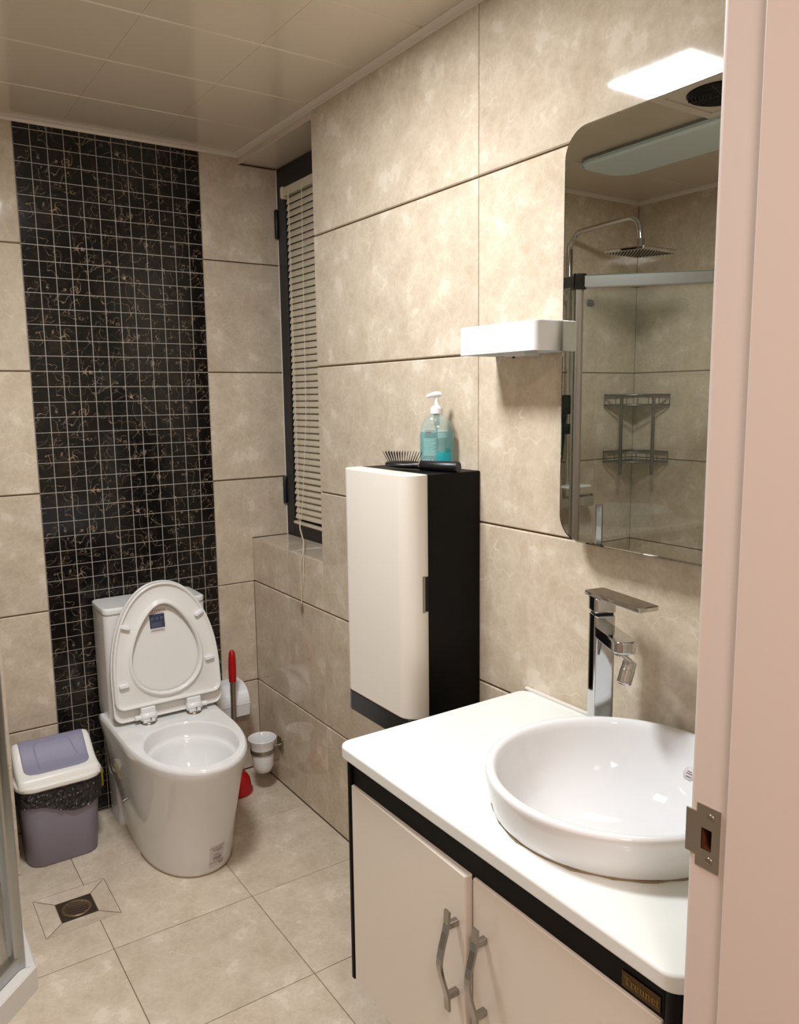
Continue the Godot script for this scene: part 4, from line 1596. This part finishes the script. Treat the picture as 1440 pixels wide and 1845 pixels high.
# ------------------------------------------------------------------ waste bin
func bin() -> void:
	var at := Vector3(-0.797, 0, 0.178)
	var t := thing("waste_bin", "grey-lilac swing-top waste bin with a white lid beside the toilet", "bin", at)
	var s := st()
	var rings := []
	for q in [[0.0, 0.205, 0.160, 0.045], [0.006, 0.213, 0.168, 0.047], [0.14, 0.229, 0.183, 0.05], [0.262, 0.243, 0.198, 0.052]]:
		rings.append(ring_y(rrect(q[1], q[2], q[3], 8), q[0]))
	loft(s, rings, true, true, 1)
	put(s, "body", M.bin_grey, t)
	s = st()
	slab(s, rrect(0.262, 0.216, 0.058, 8), 0.262, 0.281, 0.006, 3)
	# hood: steep at the back, sweeping down to the front
	rings = []
	for q in [[-0.123, 0.80, 0.0], [-0.1225, 0.88, 0.6], [-0.119, 0.95, 0.86], [-0.113, 0.985, 0.97], [-0.104, 1.0, 1.0], [0.104, 1.0, 1.0], [0.113, 0.985, 0.97], [0.119, 0.95, 0.86], [0.1225, 0.88, 0.6], [0.123, 0.80, 0.0]]:
		var ring := PackedVector3Array([Vector3(q[0], 0.27, -0.096 * q[1])])
		for k in 29:
			var z := lerpf(-0.096, 0.096, k / 28.0)
			ring.append(Vector3(q[0], 0.276 + hood(z) * q[2], z * q[1]))
		ring.append(Vector3(q[0], 0.27, 0.096 * q[1]))
		rings.append(ring)
	loft(s, rings, true, true, 1)
	var lid := put(s, "lid", M.cream_lid, t)
	s = st()
	rings = []
	var nrow := 24
	for q in [[-0.0985, 0.0, 0.038], [-0.0975, 1.0, 0.045], [-0.093, 1.4, 0.055], [-0.082, 1.4, 0.064], [-0.06, 1.4, 0.068], [0.06, 1.4, 0.068], [0.082, 1.4, 0.064], [0.093, 1.4, 0.055], [0.0975, 1.0, 0.045], [0.0985, 0.0, 0.038]]:
		var ring := PackedVector3Array()
		for k in nrow + 1:
			var z := lerpf(-0.088, q[2], float(k) / nrow)
			var e: float = q[1] * (0.0 if k == 0 or k == nrow else 1.0)
			ring.append(Vector3(q[0], 0.2762 + hood(z) + 0.0016 * e, z))
		rings.append(ring)
	loft(s, rings, false, false, 1, false)
	var fl := put(s, "swing_flap", M.bin_flap, lid)
	s = st()
	var mark := [[-0.052, 0.046], [-0.056, -0.022], [-0.046, -0.034], [0.040, -0.034], [0.052, -0.024], [0.072, 0.030]]
	var path := []
	for i in mark.size() - 1:
		for k in 6:
			var g := k / 6.0
			var z := lerpf(mark[i][1], mark[i + 1][1], g)
			path.append(Vector3(lerpf(mark[i][0], mark[i + 1][0], g), 0.2776 + hood(z), z))
	tube(s, path, 0.0024, 6)
	put(s, "embossed_line", M.bin_flap, fl)

	var bg := thing("bin_liner", "dark translucent plastic bag folded over the rim of the grey waste bin", "bin bag", at)
	s = st()
	rings = []
	var crease := FastNoiseLite.new()
	crease.seed = 5
	crease.frequency = 1.0
	crease.fractal_type = FastNoiseLite.FRACTAL_RIDGED
	crease.fractal_octaves = 3
	for j in 13:
		var k := j / 12.0
		var p := rrect(0.243 - 0.008 * k, 0.198 - 0.008 * k, 0.052, 24)
		# even spacing along the outline
		var fine := PackedVector2Array()
		for i in p.size():
			var q := p[(i + 1) % p.size()]
			var m := maxi(1, int(p[i].distance_to(q) / 0.005))
			for g in m:
				fine.append(p[i].lerp(q, float(g) / m))
		var ring := PackedVector3Array()
		for i in 160:
			var f := fine[int(i * fine.size() / 160.0)]
			var g := f.angle()
			var out := 0.0015 + 0.0075 * k * (0.5 + 0.5 * crease.get_noise_3d(cos(g) * 2.2, sin(g) * 2.2, k * 1.3)) + 0.003 * absf(sin(g * 5.0 + 1.3 * k)) * k
			out += 0.016 * maxf(0.0, cos(g - 0.1)) ** 6 * sin(PI * clampf(k * 1.1, 0, 1))
			var low := 0.196 + 0.012 * sin(g * 2.0 + 0.6) + 0.006 * sin(g * 5.0) - 0.016 * exp(-pow((g + 1.05) * 2.6, 2))
			var v := f + f.normalized() * maxf(0.0012, out)
			ring.append(Vector3(v.x, lerpf(0.261, low, k), -v.y))
		rings.append(ring)
	rings.reverse()
	loft(s, rings, false, false, 1)
	put(s, "film", M.bin_film, bg)


# ------------------------------------------------------------------ small things
func small_things() -> void:
	var s := st()
	# floor drain
	var at := Vector3(-0.826, -0.0035, 0.531)
	var t := thing("floor_drain", "square bronze floor drain with wavy slots between mitred tiles", "drain", at)
	s = st()
	slab(s, rrect(0.099, 0.099, 0.001, 2), 0.0, 0.0012, 0.0003)
	put(s, "plate", M.drain_dark, t)
	s = st()
	T = Transform3D(Basis(), Vector3(0, 0.0008, 0))
	lathe(s, [Vector2(0.041, 0.0), Vector2(0.041, 0.0014), Vector2(0.037, 0.0018), Vector2(0.035, 0.0010), Vector2(0.0, 0.0010)], 40)
	put(s, "strainer", M.drain_metal, t)
	for k in 7:
		var z := (k - 3) * 0.0094
		var hw := sqrt(maxf(0.0, 0.033 * 0.033 - z * z))
		s = st()
		var ra := []
		for i in 13:
			var x := lerpf(-hw, hw, i / 12.0)
			var dz := 0.0035 * sin(x / 0.033 * PI)
			ra.append(PackedVector3Array([Vector3(x, 0.0020, z + dz + 0.0018), Vector3(x, 0.0020, z + dz - 0.0018), Vector3(x, 0.0016, z + dz - 0.0018), Vector3(x, 0.0016, z + dz + 0.0018)]))
		loft(s, ra, true, true, -1)
		put(s, "slot", M.hole_black, t)

	# plunger
	at = Vector3(-0.172, 0, 0.152)
	t = thing("toilet_plunger", "red rubber plunger with a red-gripped steel stick behind the toilet", "plunger", at)
	s = st()
	lathe(s, [Vector2(0.05, 0.0), Vector2(0.062, 0.002), Vector2(0.063, 0.010), Vector2(0.056, 0.022), Vector2(0.057, 0.030), Vector2(0.052, 0.055), Vector2(0.036, 0.078), Vector2(0.018, 0.088), Vector2(0.016, 0.115), Vector2(0.0, 0.115)], 32, 1, 1, true)
	put(s, "cup", M.red_plastic, t)
	s = st()
	var topv := Vector3(0.012, 0.548, -0.012)
	tube(s, [Vector3(0, 0.09, 0), Vector3(0, 0.1, 0).lerp(topv, 0.75)], 0.0098, 14)
	put(s, "stick", M.steel, t)
	s = st()
	var b0 := Vector3(0, 0.1, 0).lerp(topv, 0.73)
	tube(s, [b0, b0.lerp(topv, 0.02), b0.lerp(topv, 0.4), b0.lerp(topv, 0.75), b0.lerp(topv, 0.93), topv], [0.0125, 0.0135, 0.0142, 0.0132, 0.0105, 0.004], 16)
	put(s, "grip", M.red_plastic, t)

	# paper holder
	at = Vector3(-0.150, 0.272, 0.0)
	t = thing("paper_holder", "white plastic toilet paper holder on the wall behind the red plunger", "paper holder", at)
	s = st()
	var rr := []
	for x in [[-0.066, 0.004], [-0.063, 0.0], [0.063, 0.0], [0.066, 0.004]]:
		var ring := PackedVector3Array()
		var i: float = x[1]
		ring.append(Vector3(x[0], i, 0.001))
		ring.append(Vector3(x[0], 0.115 - i, 0.001))
		for k in 9:
			var a := PI / 2 - PI / 2 * k / 8
			ring.append(Vector3(x[0], 0.045 + (0.07 - i) * sin(a), 0.045 + (0.07 - i) * cos(a)))
		ring.append(Vector3(x[0], i, 0.108 - i))
		rr.append(ring)
	loft(s, rr, true, true, -1)
	put(s, "cover", M.white_plastic, t)
	s = st()
	T = Transform3D(Basis(), Vector3(0, 0, 0))
	box(s, Vector3(-0.0672, 0.045, 0.040), Vector3(0.0672, 0.048, 0.116), 0.001)
	put(s, "cover_seam", M.sticker_grey, t)

	# toilet brush cup in its wall ring
	at = Vector3(-0.078, 0.072, 0.196)
	t = thing("brush_cup", "white ceramic toilet brush cup in a steel ring on the side wall", "brush holder", at)
	s = st()
	lathe(s, [Vector2(0.0, 0.0), Vector2(0.02, 0.001), Vector2(0.031, 0.008), Vector2(0.038, 0.026), Vector2(0.041, 0.06), Vector2(0.0425, 0.095), Vector2(0.046, 0.113), Vector2(0.052, 0.130), Vector2(0.0535, 0.134), Vector2(0.052, 0.136), Vector2(0.049, 0.133), Vector2(0.043, 0.113), Vector2(0.039, 0.095), Vector2(0.036, 0.06), Vector2(0.032, 0.02), Vector2(0.0, 0.012)], 40)
	put(s, "cup", M.porcelain, t)
	s = st()
	T = Transform3D(Basis(), Vector3(0, 0.079, 0))
	lathe(s, [Vector2(0.0435, 0.0), Vector2(0.0455, 0.0), Vector2(0.0455, 0.016), Vector2(0.0435, 0.016), Vector2(0.0435, 0.0)], 40, 1, 1, false, false, -1)
	T = Transform3D()
	box(s, Vector3(0.044, 0.081, -0.006), Vector3(0.07, 0.093, 0.006), 0.001)
	put(s, "ring", M.brushed, t)
	s = st()
	box(s, Vector3(0.069, 0.064, -0.022), Vector3(0.0775, 0.116, 0.022), 0.003)
	put(s, "wall_plate", M.brushed, t)

	# angle valve behind the bin
	at = Vector3(-0.635, 0.12, 0.0)
	t = thing("angle_valve", "small chrome stop valve with a yellow lever on the mosaic behind the bin", "valve", at)
	s = st()
	tube(s, [Vector3(0, 0.03, 0.0), Vector3(0, 0.03, 0.004)], 0.026, 20)
	tube(s, [Vector3(0, 0.03, 0.0), Vector3(0, 0.03, 0.05)], 0.009, 12)
	tube(s, [Vector3(0, 0.03, 0.04), Vector3(0, 0.0, 0.04)], 0.008, 12)
	put(s, "body", M.chrome, t)
	s = st()
	T = Transform3D(Basis(Vector3.RIGHT, PI / 2), Vector3(0.004, 0.03, 0.05))
	slab(s, rrect(0.016, 0.062, 0.007, 5), 0.0, 0.010, 0.003)
	put(s, "lever", M.yellow_plastic, t)

	# soap bottle on the wall cabinet
	var vd := Vector3(0.597, 0, -0.80)
	var side := Vector3(0.80, 0, 0.597)
	at = Vector3(-0.046, 1.285, 1.258)
	t = thing("soap_bottle", "clear pump bottle half full of teal hand soap on the wall cabinet", "bottle", at, "", Basis(side, Vector3.UP, -vd))
	var body := [Vector2(0.036, 0.0), Vector2(0.041, 0.002), Vector2(0.0425, 0.008), Vector2(0.0425, 0.083), Vector2(0.041, 0.097), Vector2(0.037, 0.110), Vector2(0.030, 0.122), Vector2(0.021, 0.131), Vector2(0.0145, 0.135), Vector2(0.0135, 0.142)]
	s = st()
	lathe(s, body, 40, 1.0, 0.60, true, false)
	put(s, "shell", M.bottle_shell, t)
	s = st()
	lathe(s, [Vector2(0.034, 0.0025), Vector2(0.039, 0.0045), Vector2(0.041, 0.010), Vector2(0.041, 0.083), Vector2(0.0395, 0.092)], 40, 1.0, 0.58, true, true)
	put(s, "liquid", M.bottle_liquid, t)
	s = st()
	lathe(s, [Vector2(0.0155, 0.136), Vector2(0.0158, 0.1364), Vector2(0.0158, 0.1368), Vector2(0.0158, 0.1486), Vector2(0.0158, 0.149), Vector2(0.0155, 0.1494), Vector2(0.0127, 0.1496), Vector2(0.0124, 0.150), Vector2(0.0122, 0.1545), Vector2(0.0120, 0.155), Vector2(0.0062, 0.1553), Vector2(0.0058, 0.1557), Vector2(0.0045, 0.170), Vector2(0.0045, 0.178), Vector2(0.0, 0.178)], 24, 1, 1, true)
	tube(s, [Vector3(0.012, 0.181, 0), Vector3(0.006, 0.1825, 0), Vector3(-0.004, 0.1825, 0), Vector3(-0.018, 0.1795, 0.004), Vector3(-0.025, 0.176, 0.006)], [0.004, 0.0075, 0.0075, 0.005, 0.0035], 12)
	put(s, "pump", M.white_plastic, t)
	s = st()
	tube(s, [Vector3(0, 0.138, 0), Vector3(0, 0.108, 0), Vector3(0, 0.107, 0), Vector3(0, 0.01, 0)], [0.007, 0.007, 0.0035, 0.003], 10)
	put(s, "dip_tube", M.white_plastic, t)
	# printed label on the bottle's front
	var im := Image.create(128, 160, false, Image.FORMAT_RGBA8)
	im.fill(Color(0.75, 0.9, 0.9, 0.10))
	for k in 22:
		var y := 8 + k * 6
		if k == 1:
			im.fill_rect(Rect2i(20, y, 22, 4), Color(0.45, 0.1, 0.15, 0.9))
		elif k < 6:
			im.fill_rect(Rect2i(14, y, 44 + (k * 17) % 12, 3), Color(0.2, 0.36, 0.42, 0.75))
			im.fill_rect(Rect2i(66, y, 40 - (k * 7) % 14, 3), Color(0.75, 0.95, 0.95, 0.7))
		elif k < 19:
			im.fill_rect(Rect2i(10, y, 40 + (k * 23) % 14, 2), Color(0.75, 0.97, 0.95, 0.65))
			if k < 12:
				im.fill_rect(Rect2i(62, y, 36 + (k * 13) % 16, 2), Color(0.08, 0.35, 0.38, 0.55))
	im.fill_rect(Rect2i(64, 104, 56, 50), Color(0.02, 0.72, 0.78, 0.75))
	im.fill_rect(Rect2i(96, 86, 24, 20), Color(0.02, 0.60, 0.66, 0.6))
	im.fill_rect(Rect2i(8, 138, 46, 20), Color(0.82, 0.93, 0.92, 0.9))
	for k in 11:
		im.fill_rect(Rect2i(11 + k * 4, 139, 1 + (k * 5) % 3, 18), Color(0.1, 0.14, 0.16, 0.95))
	var lm := mat("soap_label", Color(1, 1, 1), 0.35)
	lm.albedo_texture = ImageTexture.create_from_image(im)
	lm.transparency = BaseMaterial3D.TRANSPARENCY_ALPHA
	s = st()
	s.set_smooth_group(1)
	for k in 12:
		var a0 := -1.05 + 2.1 * k / 12
		var a1 := -1.05 + 2.1 * (k + 1) / 12
		var p := []
		var uv := []
		for q in [[a0, 0.012], [a1, 0.012], [a1, 0.100], [a0, 0.100]]:
			var r := 0.0430 if q[1] < 0.09 else 0.0412
			p.append(Vector3(sin(q[0]) * r, q[1], cos(q[0]) * r * 0.6 + 0.0002))
			uv.append(Vector2((q[0] + 1.05) / 2.1, 1.0 - (q[1] - 0.012) / 0.088))
		quad_uv(s, p, uv)
	put(s, "label", lm, t)

	# hairbrush lying in front of the bottle
	var h0 := Vector3(-0.141, 1.301, 1.178)
	var h1 := Vector3(-0.064, 1.2985, 1.368)
	var dx := (h1 - h0).normalized()
	t = thing("hair_brush", "black hairbrush lying bristles up in front of the soap bottle", "hairbrush", Vector3(h0.x, 1.286, h0.z), "", Basis(dx, Vector3.UP, dx.cross(Vector3.UP)))
	var l := h0.distance_to(h1)
	s = st()
	tube(s, [Vector3(0.098, 0.013, 0), Vector3(0.1, 0.013, 0), Vector3(0.15, 0.0128, 0), Vector3(l - 0.002, 0.0135, 0), Vector3(l, 0.0135, 0)], [0.0105, 0.0118, 0.0128, 0.0134, 0.012], 20)
	put(s, "handle", M.brush_black, t)
	s = st()
	rr = []
	for q in [[0.0, 0.004, 0.004], [0.004, 0.016, 0.0065], [0.02, 0.026, 0.008], [0.045, 0.029, 0.009], [0.07, 0.025, 0.009], [0.086, 0.014, 0.009], [0.1, 0.0105, 0.0105]]:
		var ring := PackedVector3Array()
		for k in 20:
			var a := TAU * k / 20
			ring.append(Vector3(q[0], 0.0125 + sin(a) * q[2], -cos(a) * q[1]))
		rr.append(ring)
	loft(s, rr, true, true, 1)
	put(s, "head", M.brush_black, t)
	s = st()
	tube(s, [Vector3(0.0985, 0.013, 0), Vector3(0.1012, 0.013, 0)], 0.0124, 20)
	put(s, "band", M.steel, t)
	s = st()
	for i in 13:
		for j in 5:
			var x := 0.008 + 0.0062 * i
			var z := (j - 2) * 0.0092
			if pow((x - 0.045) / 0.042, 2) + pow(z / 0.025, 2) > 1.0:
				continue
			var lean := Vector3((x - 0.045) * 0.32, 0.024, z * 0.45)
			var p := Vector3(x, 0.0195, z)
			tube(s, [p, p + lean], 0.0008, 4)
	var br := put(s, "bristles", M.brush_black, t)
	br.set_meta("kind", "stuff")
